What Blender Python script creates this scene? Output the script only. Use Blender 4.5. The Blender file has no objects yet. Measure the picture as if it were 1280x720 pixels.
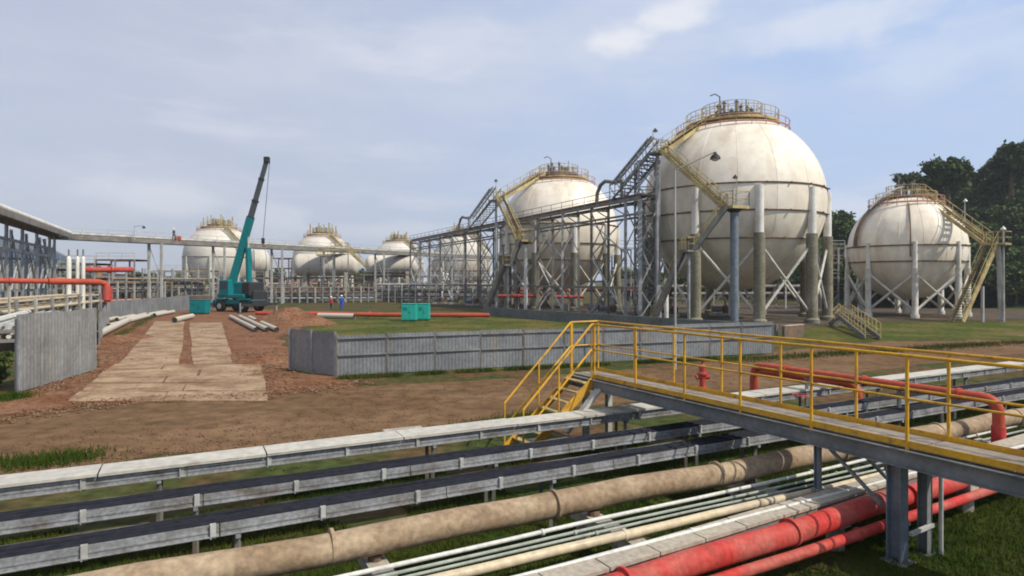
import bpy, math, random
import numpy as np
from mathutils import Vector, Matrix, noise
from mathutils.geometry import tessellate_polygon
S = bpy.context.scene
COL = S.collection
R = math.radians
rnd = random.Random(7)
F, HY, EYE = 780.0, 350.0, 4.0

# ---------------- camera ----------------
cd = bpy.data.cameras.new('camera'); cam = bpy.data.objects.new('camera', cd); COL.objects.link(cam)
cam.location = (0, 0, EYE); cam.rotation_euler = (R(90), 0, 0)
cd.sensor_width = 36; cd.lens = 36*F/1280; cd.shift_y = -(360-HY)/1280
cd.clip_start = .1; cd.clip_end = 6000
S.camera = cam
# ---------------- world, sun, exposure ----------------
SUN = Vector((.80, -.42, .98)).normalized()
el = math.asin(SUN.z); az = math.atan2(SUN.x, SUN.y)
w = bpy.data.worlds.new('World'); S.world = w; w.use_nodes = True
nt = w.node_tree; N = nt.nodes; L = nt.links; N.clear()
out = N.new('ShaderNodeOutputWorld'); bg = N.new('ShaderNodeBackground'); bg.inputs[1].default_value = .109
sky = N.new('ShaderNodeTexSky'); sky.sky_type = 'NISHITA'; sky.sun_disc = False
sky.sun_elevation = el; sky.sun_rotation = az; sky.air_density = 1.0; sky.dust_density = 1.6; sky.ozone_density = 1.5
tc = N.new('ShaderNodeTexCoord')
def wnoise(scale, detail, vscale, off):
    mp = N.new('ShaderNodeMapping'); mp.inputs['Scale'].default_value = vscale; mp.inputs['Location'].default_value = off
    n = N.new('ShaderNodeTexNoise'); n.inputs['Scale'].default_value = scale; n.inputs['Detail'].default_value = detail
    n.inputs['Roughness'].default_value = .55
    L.new(tc.outputs['Generated'], mp.inputs[0]); L.new(mp.outputs[0], n.inputs['Vector']); return n.outputs[0]
def wramp(sock, a, b, lo, hi):
    r = N.new('ShaderNodeMapRange'); r.interpolation_type = 'SMOOTHSTEP'
    r.inputs[1].default_value = a; r.inputs[2].default_value = b; r.inputs[3].default_value = lo; r.inputs[4].default_value = hi
    L.new(sock, r.inputs[0]); return r.outputs[0]
def wmath(op, a, b):
    m = N.new('ShaderNodeMath'); m.operation = op; m.use_clamp = True
    for i, s in enumerate((a, b)):
        if isinstance(s, (int, float)): m.inputs[i].default_value = s
        else: L.new(s, m.inputs[i])
    return m.outputs[0]
def wmix(f, a, b):
    m = N.new('ShaderNodeMix'); m.data_type = 'RGBA'
    L.new(f, m.inputs[0]) if not isinstance(f, float) else setattr(m.inputs[0], 'default_value', f)
    for i, s in ((6, a), (7, b)):
        if isinstance(s, tuple): m.inputs[i].default_value = s
        else: L.new(s, m.inputs[i])
    return m.outputs[2]
sepw = N.new('ShaderNodeSeparateXYZ'); L.new(tc.outputs['Generated'], sepw.inputs[0])
veil = wramp(wnoise(1.3, 4, (1, 1, 2.2), (.3, .1, 0)), .3, .7, .45, .9)
leftv = wramp(sepw.outputs[0], -.35, .35, .32, 0.0)
veil = wmath('ADD', veil, leftv)
c1 = wmix(veil, sky.outputs[0], (5.3, 6.0, 7.6, 1))
puff = wramp(wnoise(2.6, 6, (1, 1, 2.8), (3.1, .75, 1.4)), .56, .74, 0, .55)
c2 = wmix(puff, c1, (7.6, 7.7, 8.2, 1))
hz = wramp(sepw.outputs[2], 0, .22, .45, 0)
c3 = wmix(hz, c2, (6.4, 6.5, 7.2, 1))
side = wramp(sepw.outputs[0], -.5, .45, 0, 1)
grad = wmix(side, (5.35, 5.75, 7.1, 1), (4.75, 6.2, 9.0, 1))
low = wramp(sepw.outputs[2], .02, .30, .55, 0)
grad = wmix(low, grad, wmix(side, (5.0, 5.35, 6.3, 1), (5.6, 6.6, 8.5, 1)))
c0 = wmix(.8, sky.outputs[0], grad)
veil2 = wramp(wnoise(2.2, 7, (1, 1, 3.2), (.7, .2, .4)), .42, .72, 0, .5)
c0 = wmix(veil2, c0, (6.4, 6.7, 7.6, 1))
strk = wramp(wnoise(5.5, 8, (1, .7, 4.5), (2.7, .9, .1)), .52, .78, 0, .45)
c3 = wmix(strk, c0, (6.9, 7.1, 7.9, 1))
wn = wnoise(9, 7, (1, 1, 2), (5, 1, 2))
def cloud(px, py, sx, sy, amt, prev):
    d = Vector(((px-640)/F, 1, (HY-py)/F)).normalized(); rt = d.cross(Vector((0, 0, 1))).normalized(); up = rt.cross(d)
    def dot(v, k):
        n = N.new('ShaderNodeVectorMath'); n.operation = 'DOT_PRODUCT'; L.new(tc.outputs['Generated'], n.inputs[0]); n.inputs[1].default_value = v/k; return n.outputs['Value']
    a, b = dot(rt, sx/F), dot(up, sy/F); cc_ = N.new('ShaderNodeCombineXYZ'); L.new(a, cc_.inputs[0]); L.new(b, cc_.inputs[1])
    ln = N.new('ShaderNodeVectorMath'); ln.operation = 'LENGTH'; L.new(cc_.outputs[0], ln.inputs[0])
    m = N.new('ShaderNodeMath'); m.operation = 'MULTIPLY_ADD'; L.new(wn, m.inputs[0]); m.inputs[1].default_value = -2.6; m.inputs[2].default_value = 1.5
    ad = N.new('ShaderNodeMath'); ad.operation = 'ADD'; L.new(ln.outputs['Value'], ad.inputs[0]); L.new(m.outputs[0], ad.inputs[1])
    f_ = wramp(ad.outputs[0], .35, 1.5, amt, 0)
    fr = wramp(dot(d, 1), .5, .8, 0, 1)
    return wmix(wmath('MULTIPLY', f_, fr), prev, (8.4, 8.4, 8.7, 1))
for cl in [(780, 46, 42, 20, .75), (843, 18, 42, 24, .7), (1040, 24, 120, 26, .45), (215, 247, 80, 20, .35), (340, 272, 45, 22, .35), (1230, 60, 120, 30, .3), (560, 60, 190, 34, .22), (1060, 262, 60, 24, .4), (480, 288, 90, 12, .3)]:
    c3 = cloud(*cl, c3)
L.new(c3, bg.inputs[0]); L.new(bg.outputs[0], out.inputs[0])
sl = bpy.data.lights.new('sun', 'SUN'); so = bpy.data.objects.new('sun', sl); COL.objects.link(so)
sl.energy = 4.6; sl.angle = R(.8); sl.color = (1, .93, .80)
so.rotation_euler = SUN.to_track_quat('Z', 'Y').to_euler()
S.view_settings.view_transform = 'Standard'; S.view_settings.look = 'None'
S.view_settings.gamma = 1; S.view_settings.exposure = 0
S.render.engine = 'CYCLES'
S.cycles.filter_width = 1.9
S.cycles.volume_bounces = 0; S.cycles.max_bounces = 6

# ---------------- helpers ----------------
def P(x, y, z=0.0):
    Y = (EYE-z)*F/(y-HY); return Vector(((x-640)/F*Y, Y, z))
def D(x, y, Y): return Vector(((x-640)/F*Y, Y, EYE+(HY-y)/F*Y))
ORG = {}
def org(o): return ORG.get(o.name, Vector((0, 0, 0))) if o else Vector((0, 0, 0))
def tag(o, label=None, cat=None, group=None, kind=None):
    if label: o['label'] = label
    if cat: o['category'] = cat
    if group: o['group'] = group
    if kind: o['kind'] = kind
    return o
def thing(name, loc, label, cat, group=None):
    o = bpy.data.objects.new(name, None); COL.objects.link(o); o.location = loc
    o.empty_display_size = .3
    ORG[o.name] = Vector(loc); return tag(o, label, cat, group)
class MB:
    def __init__(s): s.v = []; s.f = []
    def add(s, vs, fs):
        b = len(s.v); s.v += [tuple(v) for v in vs]; s.f += [tuple(b+i for i in f) for f in fs]; return s
    def beam(s, p, q, w, h, up=(0, 0, 1)):
        p, q = Vector(p), Vector(q); d = (q-p).normalized(); up = Vector(up)
        if abs(d.dot(up)) > .98: up = Vector((0, 1, 0)) if abs(d.y) < .9 else Vector((1, 0, 0))
        a = d.cross(up).normalized(); b = a.cross(d).normalized()
        a *= w/2; b *= h/2
        vs = [p-a-b, p+a-b, p+a+b, p-a+b, q-a-b, q+a-b, q+a+b, q-a+b]
        return s.add(vs, [(0, 3, 2, 1), (4, 5, 6, 7), (0, 1, 5, 4), (1, 2, 6, 5), (2, 3, 7, 6), (3, 0, 4, 7)])
    def box(s, c, sz, rz=0, bev=0):
        x, y, z = [k/2 for k in sz]; M = Matrix.Rotation(rz, 3, 'Z'); c = Vector(c)
        if bev <= 0:
            vs = [(i*x, j*y, k*z) for k in (-1, 1) for i, j in ((-1, -1), (1, -1), (1, 1), (-1, 1))]
            fs = [(0, 3, 2, 1), (4, 5, 6, 7), (0, 1, 5, 4), (1, 2, 6, 5), (2, 3, 7, 6), (3, 0, 4, 7)]
        else:
            vs = []; rings = []
            for (zz, ins) in ((-z, bev), (-z+bev, 0), (z-bev, 0), (z, bev)):
                r = []
                X, Y = x-ins, y-ins; cb = bev if ins == 0 else 0
                pts = [(-X+cb, -Y), (X-cb, -Y), (X, -Y+cb), (X, Y-cb), (X-cb, Y), (-X+cb, Y), (-X, Y-cb), (-X, -Y+cb)]
                for px, py in pts: r.append(len(vs)); vs.append((px, py, zz))
                rings.append(r)
            fs = [tuple(reversed(rings[0])), tuple(rings[-1])]
            for a, b in zip(rings, rings[1:]):
                for i in range(8): fs.append((a[i], a[(i+1) % 8], b[(i+1) % 8], b[i]))
        return s.add([c+M @ Vector(v) for v in vs], fs)
    def tube(s, pts, r, n=10, cap=True):
        pts = [Vector(p) for p in pts]; rs = r if isinstance(r, (list, tuple)) else [r]*len(pts)
        vs = []; a = None
        for i, p in enumerate(pts):
            d = (pts[min(i+1, len(pts)-1)]-pts[max(i-1, 0)]).normalized()
            if a is None:
                a = d.cross(Vector((0, 0, 1)))
                if a.length < .05: a = d.cross(Vector((1, 0, 0)))
            a = (a-d*a.dot(d)).normalized(); b = d.cross(a)
            for k in range(n):
                t = 2*math.pi*k/n; vs.append(p+(a*math.cos(t)+b*math.sin(t))*rs[i])
        fs = []
        for i in range(len(pts)-1):
            for k in range(n):
                k2 = (k+1) % n; fs.append((i*n+k, i*n+k2, (i+1)*n+k2, (i+1)*n+k))
        if cap: fs.append(tuple(range(n-1, -1, -1))); fs.append(tuple((len(pts)-1)*n+k for k in range(n)))
        return s.add(vs, fs)
    def lathe(s, c, prof, n=24):
        c = Vector(c); vs = []
        for r_, z in prof:
            for k in range(n):
                t = 2*math.pi*k/n; vs.append(c+Vector((r_*math.cos(t), r_*math.sin(t), z)))
        m = len(prof)
        fs = [(i*n+k, i*n+(k+1) % n, (i+1)*n+(k+1) % n, (i+1)*n+k) for i in range(m-1) for k in range(n)]
        fs += [tuple(range(n-1, -1, -1)), tuple((m-1)*n+k for k in range(n))]
        return s.add(vs, fs)
    def ring(s, c, rad, r, n=64, m=6, a0=0, a1=2*math.pi):
        c = Vector(c); full = a1-a0 > 6.28
        pts = [c+Vector((rad*math.cos(a0+(a1-a0)*i/n), rad*math.sin(a0+(a1-a0)*i/n), 0)) for i in range(n+1)]
        return s.tube(pts, r, m, cap=not full)
    def mesh(s, name, mat, o=Vector((0, 0, 0)), smooth=False):
        me = bpy.data.meshes.new(name); me.from_pydata([tuple(Vector(v)-o) for v in s.v], [], s.f)
        if mat: me.materials.append(mat)
        if smooth:
            me.polygons.foreach_set('use_smooth', [True]*len(me.polygons)); me.set_sharp_from_angle(angle=R(38))
        me.update(); return me
    def build(s, name, mat, parent=None, smooth=False, loc=None):
        o0 = org(parent) if parent else Vector(loc) if loc else Vector((0, 0, 0))
        o = bpy.data.objects.new(name, s.mesh(name, mat, o0, smooth)); COL.objects.link(o)
        if parent: o.parent = parent
        else: o.location = o0
        ORG[o.name] = o0; return o
CACHE = {}
def unit(kind, mat):
    k = (kind, mat.name)
    if k not in CACHE:
        m = MB()
        if kind == 'box': m.beam((0, 0, -.5), (0, 0, .5), 1, 1)
        else: m.tube([(0, 0, -.5), (0, 0, .5)], .5, 6 if kind == 'rod6' else 14)
        CACHE[k] = m.mesh('unit_'+kind, mat, smooth=kind != 'box')
    return CACHE[k]
def _place(o, p, q, w, h, parent):
    p, q = Vector(p), Vector(q); d = q-p; l = d.length; d = d/l
    up = Vector((0, 0, 1))
    if abs(d.dot(up)) > .98: up = Vector((0, 1, 0))
    a = d.cross(up).normalized(); b = d.cross(a).normalized()*-1
    b = a.cross(d).normalized()
    M = Matrix((a, -b, d)).transposed() if False else Matrix((a, b, d)).transposed()
    if M.determinant() < 0: M = Matrix((-a, b, d)).transposed()
    o.matrix_basis = Matrix.Translation((p+q)/2-org(parent)) @ M.to_4x4() @ Matrix.Diagonal((w, h, l, 1))
def bar(name, parent, p, q, w, h, mat):
    o = bpy.data.objects.new(name, unit('box', mat)); COL.objects.link(o); o.parent = parent; _place(o, p, q, w, h, parent); return o
def rod(name, parent, p, q, r, mat, lo=True):
    o = bpy.data.objects.new(name, unit('rod6' if lo else 'rod14', mat)); COL.objects.link(o); o.parent = parent; _place(o, p, q, 2*r, 2*r, parent); return o
def inst(name, me, parent, loc, rz=0):
    o = bpy.data.objects.new(name, me); COL.objects.link(o)
    if parent: o.parent = parent
    o.location = Vector(loc)-org(parent); o.rotation_euler.z = rz; return o
def np_mesh(name, V, Fc, mat, k=3):
    me = bpy.data.meshes.new(name); n = len(Fc)
    me.vertices.add(len(V)); me.vertices.foreach_set('co', np.asarray(V, dtype=np.float32).ravel())
    me.loops.add(n*k); me.polygons.add(n)
    me.loops.foreach_set('vertex_index', np.asarray(Fc, dtype=np.int32).ravel())
    me.polygons.foreach_set('loop_start', np.arange(0, n*k, k, dtype=np.int32))
    me.update(calc_edges=True); me.materials.append(mat); return me

# ---------------- materials ----------------
def mat(name, col, rough=.6, metal=0.0, alt=None, scale=1.0, amt=(.4, .65), bump=0.0, bscale=20, stain=None, sscale=(1, 1, .15), samt=(.55, .75), fine=.12):
    m = bpy.data.materials.new(name); m.use_nodes = True; t = m.node_tree; b = t.nodes['Principled BSDF']
    b.inputs['Roughness'].default_value = rough; b.inputs['Metallic'].default_value = metal
    b.inputs['Specular IOR Level'].default_value = .06 if rough >= .9 else .28
    g = t.nodes.new('ShaderNodeNewGeometry')
    def nz(sc, det, vs=(1, 1, 1)):
        mp = t.nodes.new('ShaderNodeMapping'); mp.inputs['Scale'].default_value = vs
        n = t.nodes.new('ShaderNodeTexNoise'); n.inputs['Scale'].default_value = sc; n.inputs['Detail'].default_value = det
        t.links.new(g.outputs['Position'], mp.inputs[0]); t.links.new(mp.outputs[0], n.inputs['Vector']); return n.outputs[0]
    def mr(s, a, b_, lo=0, hi=1):
        r = t.nodes.new('ShaderNodeMapRange'); r.inputs[1].default_value = a; r.inputs[2].default_value = b_
        r.inputs[3].default_value = lo; r.inputs[4].default_value = hi; t.links.new(s, r.inputs[0]); return r.outputs[0]
    def mix(f, a, c, bt='MIX'):
        x = t.nodes.new('ShaderNodeMix'); x.data_type = 'RGBA'; x.blend_type = bt
        if isinstance(f, (int, float)): x.inputs[0].default_value = f
        else: t.links.new(f, x.inputs[0])
        for i, s in ((6, a), (7, c)):
            if isinstance(s, tuple): x.inputs[i].default_value = s if len(s) == 4 else s+(1,)
            else: t.links.new(s, x.inputs[i])
        return x.outputs[2]
    c = tuple(col)
    if alt: c = mix(mr(nz(scale, 7), amt[0], amt[1]), c, tuple(alt))
    if stain: c = mix(mr(nz(1.0, 6, sscale), samt[0], samt[1], 0, .8), c, tuple(stain))
    if fine:
        f = mr(nz(9*scale, 8), .3, .7, 1-fine*1.6, 1+fine)
        cc = t.nodes.new('ShaderNodeCombineColor')
        for i in range(3): t.links.new(f, cc.inputs[i])
        c = mix(1.0, c, cc.outputs[0], 'MULTIPLY')
    t.links.new(c, b.inputs['Base Color']) if not isinstance(c, tuple) else setattr(b.inputs['Base Color'], 'default_value', c+(1,))
    if bump:
        bp = t.nodes.new('ShaderNodeBump'); bp.inputs['Strength'].default_value = 1; bp.inputs['Distance'].default_value = bump
        t.links.new(nz(bscale, 6), bp.inputs['Height']); t.links.new(bp.outputs[0], b.inputs['Normal'])
    rr = mr(nz(3*scale, 4), .3, .7, max(.05, rough-.12), min(1, rough+.12)); t.links.new(rr, b.inputs['Roughness'])
    return m
M = {}
M['ground'] = mat('ground_soil_grass', (.05, .065, .018), .95, alt=(.12, .068, .035), scale=.35, amt=(.42, .62), bump=.04, bscale=3, fine=.3)
M['road'] = mat('dirt_road', (.135, .078, .040), .95, alt=(.19, .115, .062), scale=.22, amt=(.4, .65), bump=.014, bscale=4, stain=(.085, .06, .03), sscale=(.12, .7, 1), samt=(.58, .75), fine=.22)
M['redsoil'] = mat('red_soil', (.17, .075, .038), .95, alt=(.24, .125, .07), scale=.6, amt=(.4, .62), bump=.06, bscale=3, stain=(.13, .08, .045), sscale=(.6, .6, 1), samt=(.56, .7), fine=.3)
M['lawn'] = mat('lawn_grass', (.058, .078, .014), .95, alt=(.125, .105, .03), scale=.25, amt=(.42, .62), bump=.05, bscale=6, stain=(.17, .12, .06), sscale=(.15, .15, 1), samt=(.6, .72), fine=.3)
M['undergrass'] = mat('short_dark_grass', (.026, .045, .007), .95, alt=(.055, .07, .014), scale=.9, amt=(.42, .62), bump=.05, bscale=14, stain=(.15, .095, .05), sscale=(.35, .35, 1), samt=(.57, .68), fine=.35)  # dark green base with random lighter green and brown patches
M['apron'] = mat('apron_soil', (.075, .06, .045), .95, alt=(.115, .085, .06), scale=.3, amt=(.4, .6), stain=(.05, .055, .025), sscale=(.2, .2, 1), samt=(.55, .7), fine=.25)  # dark grey-brown soil with random lighter and greenish patches
M['slab'] = mat('track_concrete', (.38, .27, .17), .9, alt=(.27, .18, .11), scale=.6, amt=(.40, .62), bump=.012, bscale=9, stain=(.18, .10, .058), sscale=(.7, 1.0, 1), samt=(.48, .66), fine=.18)
M['grass'] = mat('grass_blade', (.032, .06, .006), .9, alt=(.075, .09, .014), scale=.7, amt=(.4, .6), fine=.2)
M['clod'] = mat('earth_clod', (.15, .075, .04), .95, alt=(.25, .16, .10), scale=2, fine=.3)
M['shell'] = mat('tank_paint', (.82, .755, .635), .5, alt=(.74, .665, .54), scale=.16, amt=(.42, .62), stain=(.50, .40, .29), sscale=(.6, .6, .05), samt=(.48, .80), fine=.06, bump=.004, bscale=2)
M['shell_far'] = mat('tank_paint_pale', (.64, .60, .52), .6, alt=(.52, .47, .39), scale=.15, fine=.05)
M['sleeve'] = mat('sleeve_paint', (.74, .72, .66), .6, alt=(.60, .57, .5), scale=.8, stain=(.35, .3, .22), sscale=(1, 1, .2), fine=.1)
M['fireproof'] = mat('fireproofing', (.19, .17, .115), .9, alt=(.27, .25, .19), scale=.6, stain=(.10, .095, .06), sscale=(1.2, 1.2, .2), bump=.02, bscale=5, fine=.18)
M['brace'] = mat('brace_paint', (.62, .60, .54), .55, alt=(.45, .42, .35), scale=1.2)
M['rustpink'] = mat('primer_pipe', (.50, .25, .19), .7, alt=(.36, .17, .11), scale=1.0)
M['olive'] = mat('faded_yellow_steel', (.52, .43, .18), .7, alt=(.34, .25, .12), scale=.9, amt=(.4, .6), fine=.2)
M['rusty'] = mat('rusty_steel', (.20, .12, .075), .85, alt=(.12, .10, .08), scale=1.5, fine=.2)
M['steel'] = mat('galvanised_steel', (.36, .37, .37), .55, .3, alt=(.25, .25, .24), scale=1.2, amt=(.42, .6), stain=(.22, .15, .1), sscale=(2, 2, .4), samt=(.6, .75))
M['darksteel'] = mat('weathered_steel', (.22, .21, .19), .75, .05, alt=(.15, .135, .115), scale=1.0, stain=(.24, .16, .10), sscale=(1, 1, .5), samt=(.6, .74))
M['palesteel'] = mat('pale_steel', (.48, .48, .45), .6, .1, alt=(.34, .33, .30), scale=1)
M['bluesteel'] = mat('blue_grey_steel', (.20, .235, .27), .5, .25, alt=(.14, .16, .18), scale=2.5, stain=(.26, .22, .17), sscale=(4, 4, 1), samt=(.6, .75))
M['girder'] = mat('grey_green_girder', (.21, .22, .215), .65, .05, alt=(.14, .15, .145), scale=1.5, stain=(.25, .2, .15), sscale=(3, 3, 2), samt=(.6, .75))
M['yellow'] = mat('safety_yellow', (.66, .36, .02), .6, alt=(.50, .27, .04), scale=2.5, stain=(.27, .14, .06), sscale=(7, 7, 5), samt=(.56, .72), fine=.1)
M['deck'] = mat('deck_plate', (.29, .245, .195), .8, alt=(.21, .175, .135), scale=1.2, bump=.004, bscale=40, fine=.15)
M['traylid'] = mat('tray_cover', (.52, .49, .41), .6, .1, alt=(.46, .43, .37), scale=.8, stain=(.33, .27, .19), sscale=(2, 2, 2), samt=(.62, .75), fine=.12, bump=.003, bscale=20)
M['tray'] = mat('tray_zinc', (.29, .295, .30), .65, .1, alt=(.20, .205, .20), scale=2.2, stain=(.13, .10, .075), sscale=(2.5, 2.5, 5), samt=(.5, .72), fine=.2)
M['cable'] = mat('cable_jacket', (.022, .023, .03), .9, fine=.2)
M['tan'] = mat('lagged_pipe', (.37, .275, .175), .7, alt=(.25, .17, .10), scale=1.4, amt=(.38, .64), stain=(.12, .075, .045), sscale=(2.2, 2.2, 4), samt=(.58, .76), bump=.008, bscale=9, fine=.2)
M['cream'] = mat('cream_pipe', (.58, .48, .31), .5, alt=(.5, .42, .3), scale=1.2, stain=(.28, .2, .13), sscale=(3, 3, 3), samt=(.62, .75))
M['white'] = mat('white_pipe', (.60, .59, .53), .5, alt=(.55, .54, .49), scale=1.4, stain=(.33, .27, .2), sscale=(3, 3, 3), samt=(.62, .75))
M['greenish'] = mat('aged_green_pipe', (.36, .39, .32), .6, alt=(.27, .29, .24), scale=1.4)
M['board'] = mat('grey_plank', (.40, .345, .265), .85, alt=(.36, .31, .25), scale=1.4, stain=(.26, .2, .14), sscale=(2, 2, 2), samt=(.58, .75), bump=.004, bscale=30, fine=.15)
M['red'] = mat('fire_red', (.46, .036, .028), .7, alt=(.42, .10, .075), scale=1.7, stain=(.24, .055, .035), sscale=(3, 3, 6), samt=(.56, .74), fine=.16, bump=.003, bscale=14)
M['orange'] = mat('faded_red', (.46, .075, .035), .6, alt=(.36, .06, .03), scale=1.1)
M['concrete'] = mat('concrete', (.46, .42, .35), .9, alt=(.34, .30, .25), scale=1.5, bump=.01, bscale=12, stain=(.2, .17, .12), sscale=(1.5, 1.5, .6), fine=.15)
M['bund'] = mat('bund_render', (.16, .17, .165), .9, alt=(.12, .127, .12), scale=.5, stain=(.15, .14, .12), sscale=(.8, .8, .2), samt=(.52, .7), fine=.12)
M['sheet'] = mat('fence_sheet', (.23, .24, .245), .55, .2, alt=(.175, .185, .19), scale=.7, stain=(.30, .24, .17), sscale=(1.6, 1.6, .25), samt=(.6, .75), fine=.12)
M['sheetpale'] = mat('fence_sheet_pale', (.25, .25, .245), .6, .15, alt=(.18, .18, .175), scale=.7, stain=(.3, .26, .2), sscale=(2.4, 2.4, .15), samt=(.55, .72), fine=.12)
M['teal'] = mat('crane_teal', (.0, .19, .20), .4, alt=(.0, .18, .185), scale=1.3, fine=.1)
M['boxteal'] = mat('cabinet_teal', (.02, .36, .29), .5, alt=(.02, .34, .27), scale=1.3)
M['dark'] = mat('dark_parts', (.03, .03, .032), .7, fine=.2)
M['rubber'] = mat('tyre_rubber', (.022, .022, .022), .9, bump=.01, bscale=20)
M['boomgrey'] = mat('boom_grey', (.075, .085, .09), .5)
M['glass'] = mat('cab_glass', (.05, .07, .08), .1, fine=0)
M['yard'] = mat('yard_pipe_paint', (.50, .46, .37), .6, alt=(.5, .45, .36), scale=1.5)
M['bark'] = mat('bark', (.12, .09, .06), .95, alt=(.07, .055, .04), scale=3)
M['leaf'] = mat('leaf_dark', (.034, .064, .014), .75, alt=(.075, .11, .024), scale=.45, amt=(.42, .58), fine=.35)
M['leaf2'] = mat('leaf_mid', (.055, .095, .018), .75, alt=(.11, .14, .03), scale=.45, amt=(.42, .58), fine=.35)
M['hill'] = mat('hill_scrub', (.055, .10, .016), .95, alt=(.022, .042, .010), scale=.06, amt=(.4, .6), bump=.6, bscale=.6, fine=.4)
M['farhill'] = mat('forest_far', (.045, .07, .04), .95, alt=(.03, .05, .03), scale=.02)
M['skin'] = mat('skin', (.35, .2, .13), .6, fine=0)
M['blue'] = mat('overall_blue', (.02, .08, .42), .8, fine=.1)
M['redcloth'] = mat('overall_red', (.5, .05, .05), .8, fine=.1)
M['navy'] = mat('work_trousers', (.03, .035, .06), .8, fine=.1)
M['hat'] = mat('helmet_white', (.75, .75, .72), .4, fine=0)
M['lampglass'] = mat('lamp_glass', (.6, .6, .56), .3, fine=0)

# ---------------- ground ----------------
def sheet(name, pts, z, m, jit=.35, step=.8, lab=None):
    P2 = []
    for i in range(len(pts)):
        a = Vector(pts[i]).to_2d(); b = Vector(pts[(i+1) % len(pts)]).to_2d(); n = max(1, int((b-a).length/step)); nn = (b-a).normalized(); nn = Vector((-nn.y, nn.x))
        for k in range(n):
            p = a+(b-a)*k/n; q = (noise.noise(Vector((p.x*.5, p.y*.5, z*99)))*1.3+noise.noise(Vector((p.x*1.7, p.y*1.7, 3)))*.9)*jit
            P2.append(p+nn*q)
    vs = [(p.x, p.y, z) for p in P2]; tri = tessellate_polygon([[Vector(v) for v in vs]])
    mb = MB(); mb.add(vs, [t for t in tri]); o = mb.build(name, m)
    me = o.data
    for p in me.polygons:
        if p.normal.z < 0: p.flip()
    return tag(o, kind='structure')
g = MB(); GS = 1500
g.add([(-GS, -60, 0), (GS, -60, 0), (GS, GS, 0), (-GS, GS, 0)], [(0, 1, 2, 3)])
tag(g.build('ground', M['ground']), kind='structure')
# brown dirt road crossing the middle
road = [P(-120, 620), P(0, 594), P(200, 572), P(430, 556), P(560, 548), P(640, 520), P(760, 503), P(960, 486), P(1100, 462), P(1280, 442), P(1500, 430), P(1500, 421), P(1280, 424), P(1100, 427), P(960, 441),
        P(860, 456), P(700, 470), P(520, 478), P(420, 486), P(330, 492), P(150, 502), P(0, 520), P(-120, 530)]
sheet('dirt_road', road, .004, M['road'], .45)
red = [P(-60, 545), P(0, 522), P(150, 504), P(330, 494), P(450, 484), P(425, 472), P(365, 464), P(350, 420), P(400, 402), P(600, 401), P(620, 394), P(400, 389), P(250, 384), P(130, 400), P(120, 440), P(118, 462), P(20, 494), P(-60, 510)]
sheet('red_soil', red, .008, M['redsoil'], .4)
lawn = [P(430, 468), P(620, 464), P(860, 449), P(1005, 428), P(1290, 424), P(1600, 418), P(1600, 398), P(1290, 402), P(1060, 404), P(980, 410), P(610, 391), P(400, 390), P(395, 404), P(365, 420), P(380, 460)]
sheet('grass_field', lawn, .012, M['lawn'], .5)
sheet('tank_apron', [P(612, 391), P(850, 400), P(975, 416), P(1060, 402), P(1290, 399), (120, 62), (60, 100), (-20, 110), P(600, 384)], .016, M['apron'], .3)
sheet('pipeway_ground', [(-14, 1.5), (-9.5, 5.4), (1, 12.3), (12, 17.8), (45, 34.5), (58, 26), (20, -4), (-14, -4)], .02, M['undergrass'], .4)
# concrete track built from slabs
trk = thing('concrete_track', (0, 0, 0), None, None); tag(trk, kind='structure')
def lerpy(y, y0, a, y1, b): return a+(b-a)*(y-y0)/(y1-y0)
wideL = lambda y: lerpy(y, 502, 86, 456, 142); wideR = lambda y: lerpy(y, 502, 336, 456, 326)
narL = lambda y: lerpy(y, 456, 150, 402, 194); narR = lambda y: lerpy(y, 456, 292, 402, 277)
gapL = lambda y: lerpy(y, 456, 225, 402, 231); gapR = lambda y: lerpy(y, 456, 240, 402, 236)
trows = [(502, 490, wideL, wideR, .47), (490, 480, wideL, wideR, .55), (480, 471, wideL, wideR, .42), (471, 462.5, wideL, wideR, .6), (462.5, 456, wideL, wideR, .35)]
yy = 456
for st_ in (13, 11, 9.5, 8, 6.5, 6): trows += [(yy, yy-st_, narL, gapL, None), (yy+(.0 if yy > 450 else 1.5), yy-st_+1.5, gapR, narR, None)]; yy -= st_
for yb, yt, fl, fr, cut in trows:
    cuts = [0, 1] if cut is None else [0, cut, 1]
    for a, b in zip(cuts, cuts[1:]):
        def px_(f, y): return fl(y)+(fr(y)-fl(y))*f
        c = [P(px_(a, yb)+.4, yb-.1), P(px_(b, yb)-.4, yb-.1), P(px_(b, yt)-.4, yt+.1), P(px_(a, yt)+.4, yt+.1)]
        c = [q+Vector((rnd.uniform(-.06, .06), rnd.uniform(-.04, .04), 0)) for q in c]
        z0 = .045+rnd.uniform(-.012, .012); tl = [rnd.uniform(-.012, .012) for _ in range(4)]
        mb = MB(); mb.add([(p.x, p.y, -.02) for p in c]+[(p.x, p.y, z0+t) for p, t in zip(c, tl)], [(3, 2, 1, 0), (4, 5, 6, 7), (0, 1, 5, 4), (1, 2, 6, 5), (2, 3, 7, 6), (3, 0, 4, 7)])
        mb.build('slab', M['slab'], trk)
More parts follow.
